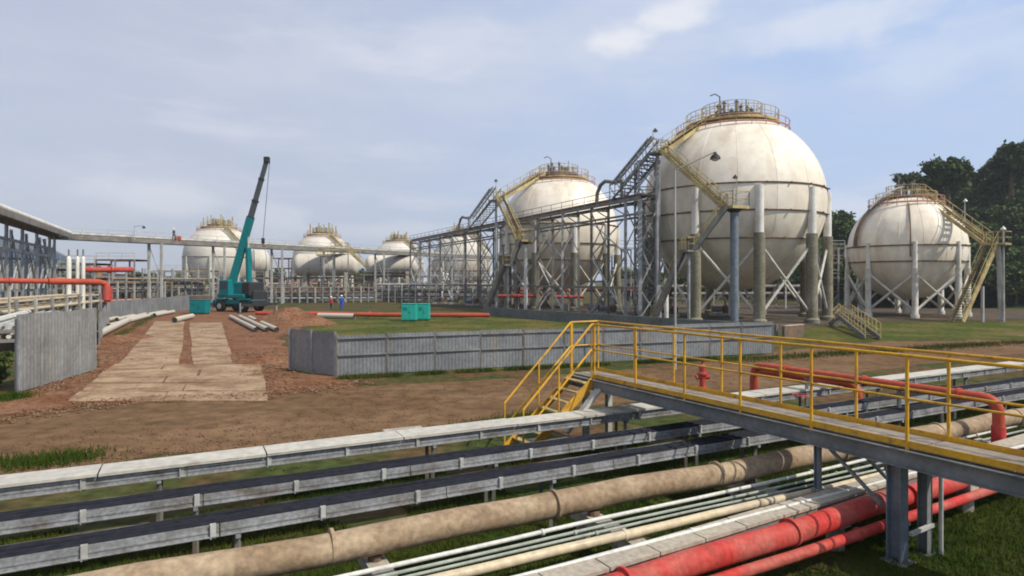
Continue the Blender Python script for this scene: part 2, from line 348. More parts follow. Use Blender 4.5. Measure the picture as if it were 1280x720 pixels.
def clods(name, zone, n, smin, smax, m, seed=1, zmax=.0):
    r = np.random.RandomState(seed); V = []; Fc = []
    base = np.array([(1, 0, 0), (-1, 0, 0), (0, 1, 0), (0, -1, 0), (0, 0, .7), (0, 0, -.3)], float)
    tri = np.array([(0, 2, 4), (2, 1, 4), (1, 3, 4), (3, 0, 4), (2, 0, 5), (1, 2, 5), (3, 1, 5), (0, 3, 5)])
    for i in range(n):
        x, y, z = zone(r); s = smin+(smax-smin)*r.rand()**3
        v = base*s*(.6+.8*r.rand(6, 1)); a = r.rand()*6.28; c_, s_ = math.cos(a), math.sin(a)
        v = np.stack([v[:, 0]*c_-v[:, 1]*s_, v[:, 0]*s_+v[:, 1]*c_, v[:, 2]], 1)
        V.append(v+(x, y, z+s*.1)); Fc.append(tri+6*i)
    o = bpy.data.objects.new(name, np_mesh(name, np.concatenate(V), np.concatenate(Fc), m)); COL.objects.link(o); return tag(o, kind='stuff')
def band(pa, pb, wd):
    def f(r):
        t = r.rand(); p = pa.lerp(pb, t); q = r.randn()*wd
        d = (pb-pa).normalized(); return p.x-d.y*q, p.y+d.x*q, .012
    return f
def multi(*zs): return lambda r: zs[r.randint(len(zs))](r)
o = clods('loose_soil', multi(band(P(-20, 530), P(150, 500), .5), band(P(120, 503), P(340, 493), .35), band(P(330, 493), P(460, 478), .5), band(P(300, 470), P(380, 465), 1.2), band(P(300, 440), P(355, 450), 1.6), band(P(310, 410), P(350, 425), 2.2), band(P(125, 455), P(170, 420), .9), band(P(60, 490), P(125, 462), .4)), 6000, .012, .085, M['clod'], 3)
tag(o, 'loose reddish clods and stones along the concrete track edges', 'soil')
o = clods('track_dirt', multi(band(P(88, 501), P(150, 456), .25), band(P(152, 455), P(194, 404), .25), band(P(334, 500), P(326, 457), .2), band(P(291, 455), P(277, 404), .25), band(P(232, 456), P(234, 404), .35), band(P(90, 501), P(334, 501), .15), band(P(150, 480), P(320, 470), 1.2)), 7000, .01, .05, M['clod'], 12)
tag(o, 'crumbled soil strewn along the edges and centre gap of the track', 'soil')
o = clods('road_gravel', multi(band(P(0, 560), P(600, 530), 1.6), band(P(400, 500), P(900, 470), 1.8), band(P(0, 590), P(430, 556), .5)), 9000, .008, .035, M['clod'], 5)
tag(o, 'fine gravel and pebbles scattered over the brown dirt road', 'gravel')
# earth mound behind the fence
def mound(px, py, rx, ry, h, label):
    c = P(px, py); mb = MB(); n, m = 28, 8; vs = []
    for j in range(m+1):
        for i in range(n):
            t = i/n*2*math.pi; rr = j/m; k = 1+.25*noise.noise(Vector((math.cos(t)*2, math.sin(t)*2, px)))
            z = h*(math.cos(rr*math.pi/2)**1.3)*(1+.35*noise.noise(Vector((math.cos(t)*rr*3, math.sin(t)*rr*3, px*.1))))
            vs.append((c.x+rx*rr*k*math.cos(t), c.y+ry*rr*k*math.sin(t), z-.02))
    fs = [(j*n+i, j*n+(i+1) % n, (j+1)*n+(i+1) % n, (j+1)*n+i) for j in range(m) for i in range(n)]
    mb.add(vs, [tuple(reversed(f)) for f in fs]); o = mb.build('earth_mound', M['redsoil'], smooth=True, loc=(c.x, c.y, 0)); return tag(o, label, 'earth mound', 'mounds of dug earth')
mound(366, 405, 4.2, 2.6, 1.35, 'heap of red earth behind the left end of the long metal fence')
mound(345, 452, 1.6, 1.3, .32, 'low red soil bank beside the wide concrete slabs')
mound(150, 425, 1.6, 4.0, .35, 'low earth bank between the pale pipes and the track')

# ---------------- foreground pipeway ----------------
def line(x1, y1, x2, y2, z, x0=-420, xe=1900, clampY=70):
    a, b = P(x1, y1, z), P(x2, y2, z); d = (b-a).normalized()
    A = a-d*4.5; B = b+d*28
    return A, B, d
UP = Vector((0, 0, 1))
def nrm(d): return Vector((-d.y, d.x, 0))
def tray(x1, y1, x2, y2, z, wd, h, covered, label, lo):
    A, B, d = line(x1, y1, x2, y2, z); n = nrm(d); Ln = (B-A).length
    t = thing('cable_tray', (A.x, A.y, 0), label, 'cable tray', 'long cable trays on the pipeway')
    # A..B is the far top edge; tray body extends towards the camera
    far = lambda s, dz=0, off=0: A+d*s-n*off+UP*dz
    st = 3.0; k = 0
    s = 0
    while s < Ln-.1:
        e = min(s+st-.015, Ln)
        for off, nm in ((wd, 'side_rail'), (0, 'side_rail')):
            mb = MB(); sgn = 1 if off else -1
            mb.beam(far(s, -h/2, off), far(e, -h/2, off), .006, h)
            mb.beam(far(s, -.012, off-sgn*.014), far(e, -.012, off-sgn*.014), .03, .008)
            mb.beam(far(s, -h*.55, off+sgn*.006), far(e, -h*.55, off+sgn*.006), .014, .022)
            mb.beam(far(s, -h+.012, off-sgn*.014+sgn*.04), far(e, -h+.012, off-sgn*.014+sgn*.04), .045, .008)
            mb.build(nm, M['tray'], t)
        s += st
    if covered:
        s = 0
        while s < Ln-.1:
            e = min(s+2.4-.02, Ln); z1 = .05+rnd.uniform(-.004, .006)
            o1, o2 = wd/2+rnd.uniform(-.012, .012), wd/2+rnd.uniform(-.012, .012); mb = MB(); mb.beam(far(s, z1, o1), far(e, z1+rnd.uniform(-.007, .007), o2), wd+.14, .012)
            mb.beam(far(s, z1-.022, -.066), far(e, z1-.022, -.066), .005, .03); mb.beam(far(s, z1-.022, wd+.066), far(e, z1-.022, wd+.066), .005, .03)
            mb.build('cover_plate', M['traylid'], t); s += 2.4
    nc = 7
    for i in range(nc):
        off = .03+(wd-.06)*(i+.5)/nc; pts = []
        r0 = (wd-.04)/nc/2*1.08
        for j in range(26):
            f = j/25; pts.append(far(Ln*f, -.012+.018*math.sin(j*1.9+i*2.3)+.012*math.sin(j*4.1+i), off+.016*math.sin(j*1.3+i)))
        MB().tube(pts, r0, 7).build('cable', M['cable'], t, True)
    s = .6
    while s < Ln:
        mb = MB(); mb.beam(far(s, -h/2, wd+.012), far(s+.07, -h/2, wd+.012), .02, h+.03)
        mb.beam(far(s+.005, -h/2, wd+.03), far(s+.02, -h/2, wd+.03), .03, h+.02); mb.build('bracket', M['palesteel'], t); s += 1.32
    s = 1.0+lo
    while s < Ln:
        for off in (.05, wd-.05):
            bar('leg', t, far(s, -h, off), Vector((far(s).x, far(s).y, 0))-n*off, .06, .06, M['darksteel'])
        bar('cross_bar', t, far(s, -h-.025, -.06), far(s, -h-.025, wd+.06), .06, .045, M['steel'])
        s += 4.6
    return t
tray(100, 589, 1247, 456, 1.0, .44, .17, True, 'covered cable tray with pale grey lids, farthest of the three long trays', 0)
tray(100, 627, 1200, 482, 1.0, .42, .155, False, 'open cable tray full of black cables, middle one of the three long trays', .3)
tray(100, 667, 1200, 497, .98, .42, .155, False, 'open cable tray of black cables, nearest the fat tan pipe', .6)
def longpipe(x1, y1, x2, y2, z, r, m, label, n=16, collars=None, grp='pipes on the foreground pipeway', cm=None, collar_sp=5.5):
    A, B, d = line(x1, y1, x2, y2, z); A = A-UP*r; B = B-UP*r
    t = thing('pipeline', (A.x, A.y, 0), label, 'pipe', grp); Ln = (B-A).length
    pn = nrm(d); pts = [A+d*(Ln*i/40)+UP*(r*.10*math.sin(i*1.7+x1)+.006*math.sin(i*.9))+pn*(r*.10*math.sin(i*1.1+y1*.1)+.012*math.sin(i*.45+x1)) for i in range(41)]
    MB().tube(pts, r, n).build('pipe_run', m, t, True)
    s = 1.7
    while collars and s < Ln:
        mb = MB(); c = A+d*s; mb.tube([c, c+d*.04], r*1.08+collars, n); mb.build('joint_collar', cm or m, t, True); s += collar_sp
    return t, A, B, d
tan = longpipe(380, 670, 780, 599, .98, .185, M['tan'], 'fat stained tan pipe, thickest of the pale pipes on the pipeway', 24, .012, collar_sp=3.1)
longpipe(420, 720, 780, 640, .66, .030, M['white'], 'thin whitish pipe next to the fat tan pipe', 10, .012)
longpipe(470, 720, 780, 650, .62, .022, M['greenish'], 'thin greenish pipe between two thin pale pipes', 8, .01)
longpipe(500, 720, 780, 657, .62, .020, M['greenish'], 'thinnest grey green pipe right beside the cream pipe', 8, .01)
longpipe(536, 718, 780, 663, .68, .062, M['cream'], 'cream coloured medium pipe between thin pipes and grey planks', 14, .012)
longpipe(636, 720, 780, 683, .74, .035, M['white'], 'white pipe running along the grey plank edge', 10, .012)
big = longpipe(770, 716, 1109, 615, .72, .155, M['red'], 'thick bright red fire water pipe at lower right', 24, .02, cm=M['red'], collar_sp=2.9)
sm = longpipe(905, 716, 1231, 609, .44, .075, M['red'], 'slimmer red pipe running below the thick red pipe', 16, .012, cm=M['red'])
# grey planks beside the red pipe
A, B, d = line(655, 722, 1109, 592, .70); n = nrm(d)
pl = thing('plank_walkway', (A.x, A.y, 0), 'narrow run of grey planks between the white pipe and thick red pipe', 'walkway')
s = 0; Ln = (B-A).length
while s < Ln:
    e = s+.78; zz = rnd.uniform(-.004, .004)
    mb = MB(); mb.beam(A+d*s-n*.16+UP*zz, A+d*(e-.02)-n*.16+UP*(zz+rnd.uniform(-.003, .003)), .34, .045); mb.build('plank', M['board'], pl); s += .78
for off in (.04, .28): bar('bearer', pl, A-n*off-UP*.07, B-n*off-UP*.07, .05, .09, M['darksteel'])
# small gate valve on the cream pipe
def gate_valve(px, py, z, rr, lab, m='red'):
    c = P(px, py, z); t = thing('valve', (c.x, c.y, 0), lab, 'valve'); d_ = Vector((.88, .475, 0)).normalized()
    for q in (-.16, .13): MB().tube([c+d_*q, c+d_*(q+.03)], rr*2.0, 14).build('flange', M['darksteel'], t, True)
    MB().tube([c-d_*.13, c+d_*.13], rr*1.45, 14).build('body', M[m], t, True)
    MB().tube([c, c+UP*.26], rr*.7, 10).build('bonnet', M[m], t, True); MB().tube([c+UP*.24, c+UP*.36], .012, 6).build('stem', M['dark'], t); MB().ring(c+UP*.33, .085, .010, 18, 6).build('handwheel', M[m], t, True)
gate_valve(1180, 567, .66, .06, 'small red valve with a handwheel on a thin pipe beyond the catwalk')
# concrete sleepers carrying the pipes
D0 = (tan[2]-tan[1]).normalized(); N0 = nrm(D0); T0 = tan[1]
for i, s in enumerate([5.35, 8.6, 11.8, 15.2, 18.6, 22.2, 26, 31]):
    c = T0+D0*s; c.z = 0
    a = c+N0*.45; b = c-N0*1.75
    t = thing('pipe_sleeper', (a.x, a.y, 0), 'pale concrete cross support under the pipes, ' + ['cut by the bottom edge left of centre', 'under the thin pipes, second from the bottom edge', 'left of the thin catwalk column', 'shaded by the catwalk', 'first one beyond the catwalk', 'second one beyond the catwalk', 'third one beyond the catwalk', 'farthest one at the right'][i], 'pipe support', 'concrete supports under the pipes')
    zt = .545
    MB().beam(a+UP*(zt-.09), b+UP*(zt-.09), .26, .15).build('beam', M['concrete'], t)
    for q in (.08, .5, .93):
        p = a.lerp(b, q); bar('pier', t, p+UP*0, p+UP*(zt-.155), .20, .16, M['concrete'])
    MB().tube([c+UP*(zt-.03), c+UP*.6], .09, 10).build('saddle', M['rusty'], t)
# low concrete pads seen between the trays
for i, (x, y, wz) in enumerate([(505, 540, .8), (500, 586, .7), (415, 600, .5), (665, 553, .4), (700, 552, .4)]):
    c = P(x, y, .05); tag(MB().box((c.x, c.y, .06), (wz*1.3, wz*.6, .12), .45, .015).build('concrete_pad', M['concrete'], loc=(c.x, c.y, 0)), ['flat concrete pad at the road edge beyond the covered tray', 'small concrete pad showing between two trays', 'small pale block between middle and far tray', 'pale concrete footing by the yellow stair foot', 'second pale footing just right of the yellow stair foot'][i], 'concrete pad')

# ---------------- catwalk ----------------
U = Vector((.866, .5, 0)); V_ = Vector((-.5, .866, 0))
def W(u, v, z=0): return U*u+V_*v+UP*z
DZ = 1.7; UN, UF = 9.05, 9.87; VE = 12.75; VS = 1.2; RH = 1.25
cw = thing('catwalk', W(9.4, 12, 0), 'raised steel catwalk with yellow railings crossing over the pipes', 'walkway')
v = VS
while v < VE-.05:
    e = min(v+1.15, VE)
    mb = MB(); mb.beam(W((UN+UF)/2, v+.012, DZ-.02+rnd.uniform(-.003, .003)), W((UN+UF)/2, e-.012, DZ-.02), UF-UN-.05, .03); mb.build('deck_plate', M['deck'], cw); v += 1.15
for u, sg in ((UN, 1), (UF, -1)):
    mb = MB()
    mb.beam(W(u-.0*sg, VS, DZ-.17), W(u, VE, DZ-.17), .012, .24)
    mb.beam(W(u-.045*sg, VS, DZ-.055), W(u-.045*sg, VE, DZ-.055), .09, .014); mb.beam(W(u-.045*sg, VS, DZ-.285), W(u-.045*sg, VE, DZ-.285), .09, .014)
    mb.build('girder', M['girder'], cw)
    ks = [(VS, VE)] if sg == -1 else [(VS, 11.85)]
    for a, b in ks:
        MB().beam(W(u+.012*sg, a, DZ+.03), W(u+.012*sg, b, DZ+.03), .008, .09).build('kick_plate', M['yellow'], cw)
MB().beam(W(UN, VE-.005, DZ-.17), W(UF, VE-.005, DZ-.17), .012, .24).build('end_beam', M['girder'], cw)
vv = VS+.4
while vv < VE:
    bar('cross_member', cw, W(UN+.02, vv, DZ-.12), W(UF-.02, vv, DZ-.12), .06, .1, M['girder']); vv += 1.15
# posts
vn = [11.8, 10.35, 8.92, 7.58, 6.2, 4.75, 3.3, 1.9]; vf = [12.68, 11.3, 10.02, 8.7, 7.35, 5.95, 4.6, 3.2, 1.8]
for v in vn: rod('rail_post', cw, W(UN+.012, v, DZ-.1), W(UN+.012, v, DZ+RH), .024, M['yellow'], False)
for v in vf: rod('rail_post', cw, W(UF-.012, v, DZ-.1), W(UF-.012, v, DZ+RH), .024, M['yellow'], False)
rod('rail_post', cw, W(UN+.012, VE-.04, DZ-.1), W(UN+.012, VE-.04, DZ+RH), .024, M['yellow'], False)
def rail(pts, nm='handrail', par=cw, r=.024):
    o_ = []
    for a, b in zip(pts, pts[1:]):
        k = max(1, int((b-a).length/.7)); o_ += [a.lerp(b, i/k)+(Vector((rnd.uniform(-.006, .006), rnd.uniform(-.006, .006), rnd.uniform(-.007, .004))) if 0 < i else Vector()) for i in range(k)]
    pts = o_+[pts[-1]]; MB().tube(pts, r, 10).build(nm, M['yellow'], par, True)
rail([W(UN+.012, VS, DZ+RH), W(UN+.012, 11.8, DZ+RH)]); rail([W(UN+.012, VS, DZ+.66), W(UN+.012, 11.8, DZ+.66)], 'mid_rail', r=.018)
rail([W(UF-.012, VS, DZ+RH), W(UF-.012, VE-.05, DZ+RH), W(UN+.012, VE-.04, DZ+RH)]); rail([W(UF-.012, VS, DZ+.66), W(UF-.012, VE-.05, DZ+.66), W(UN+.012, VE-.04, DZ+.66)], 'mid_rail', r=.018)
# stairs descending in the -U direction from the side of the end landing
ST0 = UN; RUN = 1.95; SV = (11.85, 12.7)
st = MB()
for v in SV:
    p, q = W(ST0, v, DZ-.1), W(ST0-RUN, v, 0.02)
    MB().beam(p, q, .03, .2).build('stair_stringer', M['yellow'], cw)
for i in range(8):
    f = (i+.6)/8.0; c = W(ST0-RUN*f, (SV[0]+SV[1])/2, DZ*(1-f)+.0)
    MB().beam(c-V_*(.40), c+V_*.40, .22, .03).build('tread', M['olive'], cw)
for v in SV:
    u1 = ST0-RUN+.03
    rail([W(u1, v, .0), W(u1, v, 1.12)], 'rail_post')
    rail([W(ST0-RUN/2, v, DZ/2), W(ST0-RUN/2, v, DZ/2+1.17)], 'rail_post')
    rail([W(ST0-.03, v, DZ-.1), W(ST0-.03, v, DZ+RH)], 'rail_post')
    rail([W(u1, v, 1.12), W(ST0-.03, v, DZ+RH), W(ST0+.03, v, DZ+RH)])
    rail([W(u1, v, .56), W(ST0-.03, v, DZ+.66), W(ST0+.03, v, DZ+.66)], 'mid_rail')
MB().tube([W(ST0-.05, 11.5, DZ-.25), W(ST0-.95, 11.55, .55)], .05, 10).build('stay', M['palesteel'], cw, True)
MB().beam(W(ST0-.05, 11.6, DZ-.25), W(ST0-.95, 11.65, .55), .16, .04).build('stay', M['palesteel'], cw)
# support columns
def hcol(u, v, w, name='column', m=M['bluesteel'], z1=DZ-.3, z0=.015):
    mb = MB(); mb.beam(W(u, v, .02), W(u, v, z1), .012, w*.8, up=tuple(U)); a, b = W(u-w/2, v, .02), W(u-w/2, v, z1)
    mb = MB()
    for s in (-1, 1): mb.beam(W(u+s*w*.46, v, .02), W(u+s*w*.46, v, z1), w*.09, w) if False else None
    # H section: two flanges facing the camera side and a web
    def slab(du0, du1, dv0, dv1):
        vs = [W(u+a_, v+b_, z) for z in (z0, z1) for a_, b_ in ((du0, dv0), (du1, dv0), (du1, dv1), (du0, dv1))]
        mb.add(vs, [(0, 3, 2, 1), (4, 5, 6, 7), (0, 1, 5, 4), (1, 2, 6, 5), (2, 3, 7, 6), (3, 0, 4, 7)])
    h = w/2
    slab(-h, h, -h, -h+.014); slab(-h, h, h-.014, h); slab(-.007, .007, -h+.014, h-.014)
    mb.build(name, m, cw)
    MB().box(tuple(W(u, v, z0)), (w*1.7, w*1.7, .024), R(30)).build('base_plate', M['girder'], cw)
hcol(UN+.10, 4.93, .20); hcol(UF-.09, 4.88, .14, m=M['girder'])
hcol(UN+.06, 12.2, .13, m=M['palesteel']); hcol(UF-.06, 12.2, .13, m=M['palesteel'])
hcol(UN+.06, 6.12, .085, m=M['bluesteel'], z0=.7)
hcol(UN+.1, 1.9, .2); hcol(UF-.1, 1.9, .2)
MB().beam(W(UN+.2, 4.8, .42), W(UF-.02, 4.8, .44), .05, .05).build('tie_bar', M['palesteel'], cw)
MB().beam(W(UN+.12, 5.1, 1.3), W(UF-.1, 5.1, .35), .04, .04).build('brace', M['girder'], cw)
MB().beam(W(UN+.1, 5.15, .75), W(UN+.1, 6.0, 1.42), .045, .045).build('brace', M['girder'], cw)
MB().beam(W(UF-.1, 5.15, .75), W(UF-.1, 6.0, 1.42), .045, .045).build('brace', M['girder'], cw)
MB().tube([W(UF+.03, 4.72, .03), W(UF+.03, 4.72, 1.42)], .03, 8).build('side_post', M['palesteel'], cw, True)

# red fire pipe crossing behind the catwalk
t = thing('fire_water_pipe', W(15.3, 6.2), 'orange red pipe behind the catwalk that bends down at its right end', 'pipe')
def bendpipe(pts, r, n=12, rb=.3):
    out_ = [Vector(pts[0])]
    for i in range(1, len(pts)-1):
        p = Vector(pts[i]); a = (Vector(pts[i-1])-p).normalized(); b = (Vector(pts[i+1])-p).normalized()
        for k in range(7):
            f = k/6; out_.append(p+a*rb*(1-f)**2+b*rb*f**2)
    out_.append(Vector(pts[-1])); return MB().tube(out_, r, n)
bendpipe([W(15.3, 12.3, .5), W(15.3, 12.3, 1.5), W(15.3, 6.2, 1.5), W(15.3, 6.2, .42)], .11, 16).build('pipe_run', M['orange'], t, True)
MB().tube([W(15.3, 6.2, .95), W(15.3, 6.2, .35)], .13, 16).build('lower_leg', M['red'], t, True)
for v in (6.9, 9, 11.2): MB().tube([W(15.3, v, 1.5), W(15.3, v+.05, 1.5)], .145, 16).build('flange', M['orange'], t, True)
for v in (8.2, 10.6): bar('stand', t, W(15.3, v, 0), W(15.3, v, 1.38), .07, .07, M['girder'])
t = thing('fire_water_pipe', W(15.9, 12.2), 'short second orange red pipe behind the longer one that bends down', 'pipe')
bendpipe([W(16.0, 12.9, .2), W(16.0, 12.9, 1.25), W(16.0, 9.6, 1.25), W(16.0, 9.6, .5)], .1, 14).build('pipe_run', M['orange'], t, True)
def monitor(px, py, label, s=1.0):
    c = P(px, py); t = thing('hydrant', c, label, 'hydrant', 'red hydrants beyond the catwalk')
    MB().lathe(c, [(.16*s, 0), (.16*s, .05), (.11*s, .06), (.11*s, .5*s), (.19*s, .52*s), (.19*s, .6*s), (.13*s, .62*s), (.14*s, .85*s), (.05, .95*s)], 16).build('barrel', M['red'], t, True)
    for sx in (-1, 1): MB().tube([c+Vector((0, 0, .42*s)), c+Vector((sx*.27*s, -.05, .42*s))], .08*s, 12).build('outlet', M['red'], t, True)
    MB().tube([c+Vector((0, 0, .95*s)), c+Vector((0, 0, 1.05*s))], .03, 6).build('spindle', M['dark'], t)
monitor(878, 485, 'small red hydrant seen between the railing posts of the catwalk', .95)
t = thing('valve', P(1000, 512), 'crimson valve with a handwheel beyond the covered tray', 'valve'); c = P(1000, 512, .9)
MB().tube([c+Vector((-.45, -.1, -.1)), c+Vector((.45, .1, -.1))], .13, 12).build('body', M['red'], t, True)
for s in (-1, 1): MB().tube([c+Vector((s*.4, s*.09, -.1)), c+Vector((s*.46, s*.1, -.1))], .2, 14).build('flange', M['red'], t, True)
MB().tube([c, c+UP*.35], .03, 6).build('stem', M['dark'], t); MB().ring(c+UP*.35, .17, .018, 20, 6).build('handwheel', M['red'], t, True)
bar('stand', t, P(1000, 512), c-UP*.2, .12, .12, M['concrete'])
longpipe(1119, 533, 1171, 523, .6, .08, M['cream'], 'cream pipe laid beyond the three cable trays on the right', 12) if False else None

# ---------------- fences ----------------
def corr_panel(p, q, h, pitch=.15, dep=.012, z0=.04):
    d = (q-p); Ln = d.length; d = d/Ln; n = nrm(d); mb = MB(); k = max(4, int(Ln/pitch)*4); vs = []
    for i in range(k+1):
        s = Ln*i/k; ph = i % 4; off = dep if ph in (1, 2) else 0
        b = p+d*s+n*off
        vs += [b+UP*z0, b+UP*h]
    fs = [(2*i, 2*i+2, 2*i+3, 2*i+1) for i in range(k)]
    b = len(vs); vs += [v+n*.003 for v in vs]; fs += [(b+2*i+1, b+2*i+3, b+2*i+2, b+2*i) for i in range(k)]
    return mb.add(vs, fs)
def sheet_fence(name, pts, h, label, m, pw=1.9, rails=True, postm='steel', jig=.012, cdep=.012, cp=.15):
    pts = [Vector(p) for p in pts]
    t = thing(name, (pts[0].x, pts[0].y, 0), label, 'fence')
    for j in range(len(pts)-1):
        a, b = pts[j], pts[j+1]; d = b-a; n_ = max(1, round(d.length/pw)); nn = nrm(d.normalized())
        if nn.y > 0: nn = -nn
        if j == len(pts)-2: bar('post', t, b, b+UP*(h+.02), .07, .07, M[postm])
        for i in range(n_):
            p = a+d*(i/n_); q = a+d*((i+1)/n_); e = (q-p).normalized()*.035
            zz = rnd.uniform(-jig*3, jig*3); wob = nn*rnd.uniform(-.02, .02); wob2 = nn*rnd.uniform(-.02, .02)
            corr_panel(p+e+wob, q-e+wob2, h+zz, dep=cdep, pitch=cp).build('panel', m, t)
            if rnd.random() < .93 or True: bar('post', t, p-UP*.0+nn*.0, p+UP*(h+.03), .07, .07, M[postm])
            if rails:
                for zr in (h-.13, h*.52):
                    bar('rail', t, p+e+nn*.05+UP*zr, q-e+nn*.05+UP*zr, .045, .06, M['sheetpale'])
    return t
FA = P(421, 471); FB = P(966, 442)
sheet_fence('metal_fence', [FA, FB], 1.72, 'long low grey corrugated sheet fence beyond the dirt road', M['sheet'], 2.05, postm='darksteel')
sheet_fence('metal_fence', [P(362, 462), FA+Vector((-.08, .04, 0))], 1.84, 'short end wall of plain grey sheets angled beside the red soil', M['sheetpale'], 1.5, False)
L1, L2 = P(23, 492), P(119, 463)
t = sheet_fence('metal_fence', [L1, L2], 2.75, 'tall pale metal sheet fence at the far left of the road', M['sheetpale'], 1.4, False, cdep=.035, cp=.22)
sheet_fence('metal_fence', [L1+Vector((-.15, .1, 0)), L1+Vector((-.9, 1.6, 0))], 2.6, 'dark shaded return panel at the left end of the tall fence', M['sheet'], 1.2, False)
sheet_fence('metal_fence', [P(124, 431), P(137, 402), P(262, 384)], 1.95, 'long grey sheet fence running back towards the crane', M['sheet'], 2.4, False)
# bund wall
b1, b2, b3 = P(606, 394.5), P(850, 412), P(972, 423)
bw = thing('bund_wall', b1, 'low grey concrete wall in front of the big round tanks', 'wall')
for a, b in ((b1, b3),):
    d = b-a; k = 14
    for i in range(k):
        p, q = a+d*(i/k), a+d*((i+1)/k); e = (q-p).normalized()*.02
        MB().beam(p+e+UP*.48, q-e+UP*(.48+rnd.uniform(-.01, .01)), .2, .96).build('wall_panel', M['bund'], bw)
c = b3+Vector((.3, -.2, 0)); c2 = P(1003, 421)
t = thing('brick_wall', c, 'short reddish brown wall section right of the grey bund wall', 'wall')
MB().beam(c+UP*.42, c2+UP*.42, .2, .84).build('wall_panel', M['rusty'], t); MB().beam(c+UP*.87, c2+UP*.87, .26, .06).build('coping', M['concrete'], t)
# grey wall far left of the crane
t = thing('compound_wall', P(262, 384), 'low grey wall behind the crane in the middle distance', 'wall')
a, b = D(262, 383, 112), D(620, 380, 128); a.z = b.z = 0
for i in range(20):
    p, q = a.lerp(b, i/20), a.lerp(b, (i+1)/20); MB().beam(p+UP*.9, q+UP*.9-(q-p).normalized()*.05, .2, 1.8).build('wall_panel', M['bund'], t)

# ---------------- spherical tanks ----------------
def handrail(par, pts, h, m, sp=1.5, r=.03, mid=True, name='railing'):
    pts = [Vector(p) for p in pts]; mb = MB()
    mb.tube([p+UP*h for p in pts], r, 6)
    if mid: mb.tube([p+UP*h*.5 for p in pts], r*.8, 5)
    for a, b in zip(pts, pts[1:]):
        k = max(1, int((b-a).length/sp))
        for i in range(k+1): p = a.lerp(b, i/k); mb.tube([p, p+UP*h], r, 5)
    return mb.build(name, m, par)
def flight(par, p, q, wd, m, hm, treads=True, side=None, name='stair'):
    """stair flight: two stringers, treads, railings on both sides"""
    p, q = Vector(p), Vector(q); d = q-p; hd = Vector((d.x, d.y, 0)).normalized(); n = nrm(hd)
    for s in (-1, 1): MB().beam(p+n*s*wd/2, q+n*s*wd/2, .08, .38).build(name+'_stringer', m, par)
    k = max(3, int(abs(d.z)/.24)) if treads and abs(d.z) > 1 else max(3, int(d.length/1.0))
    tb = MB()
    for i in range(k):
        c = p+d*((i+.5)/k)
        tb.beam(c-n*(wd/2-.04), c+n*(wd/2-.04), .26 if treads else 1.0, .05)
    tb.build(name+'_treads', M['rusty'], par)
    for s in (-1, 1): handrail(par, [p+n*s*wd/2, q+n*s*wd/2], 1.05, hm, 1.4, .035, True, name+'_railing')
def landing(par, c, sx, sy, rz, m, hm, railh=1.1, thick=.18):
    c = Vector(c); MB().box(c-UP*thick/2, (sx, sy, thick), rz).build('landing', m, par)
    Mx = Matrix.Rotation(rz, 3, 'Z'); cs = [c+Mx @ Vector((a*sx/2, b*sy/2, 0)) for a, b in ((-1, -1), (1, -1), (1, 1), (-1, 1), (-1, -1))]
    handrail(par, cs, railh, hm, 1.0, .035)
def ringrail(par, c, rad, h, m, n=28, name='ring_railing'):
    mb = MB(); c = Vector(c)
    mb.ring(c+UP*h, rad, .035, 48, 5); mb.ring(c+UP*h*.5, rad, .03, 48, 5)
    for i in range(n):
        t_ = 2*math.pi*i/n; p = c+Vector((rad*math.cos(t_), rad*math.sin(t_), 0)); mb.tube([p, p+UP*h], .03, 5)
    return mb.build(name, m, par)
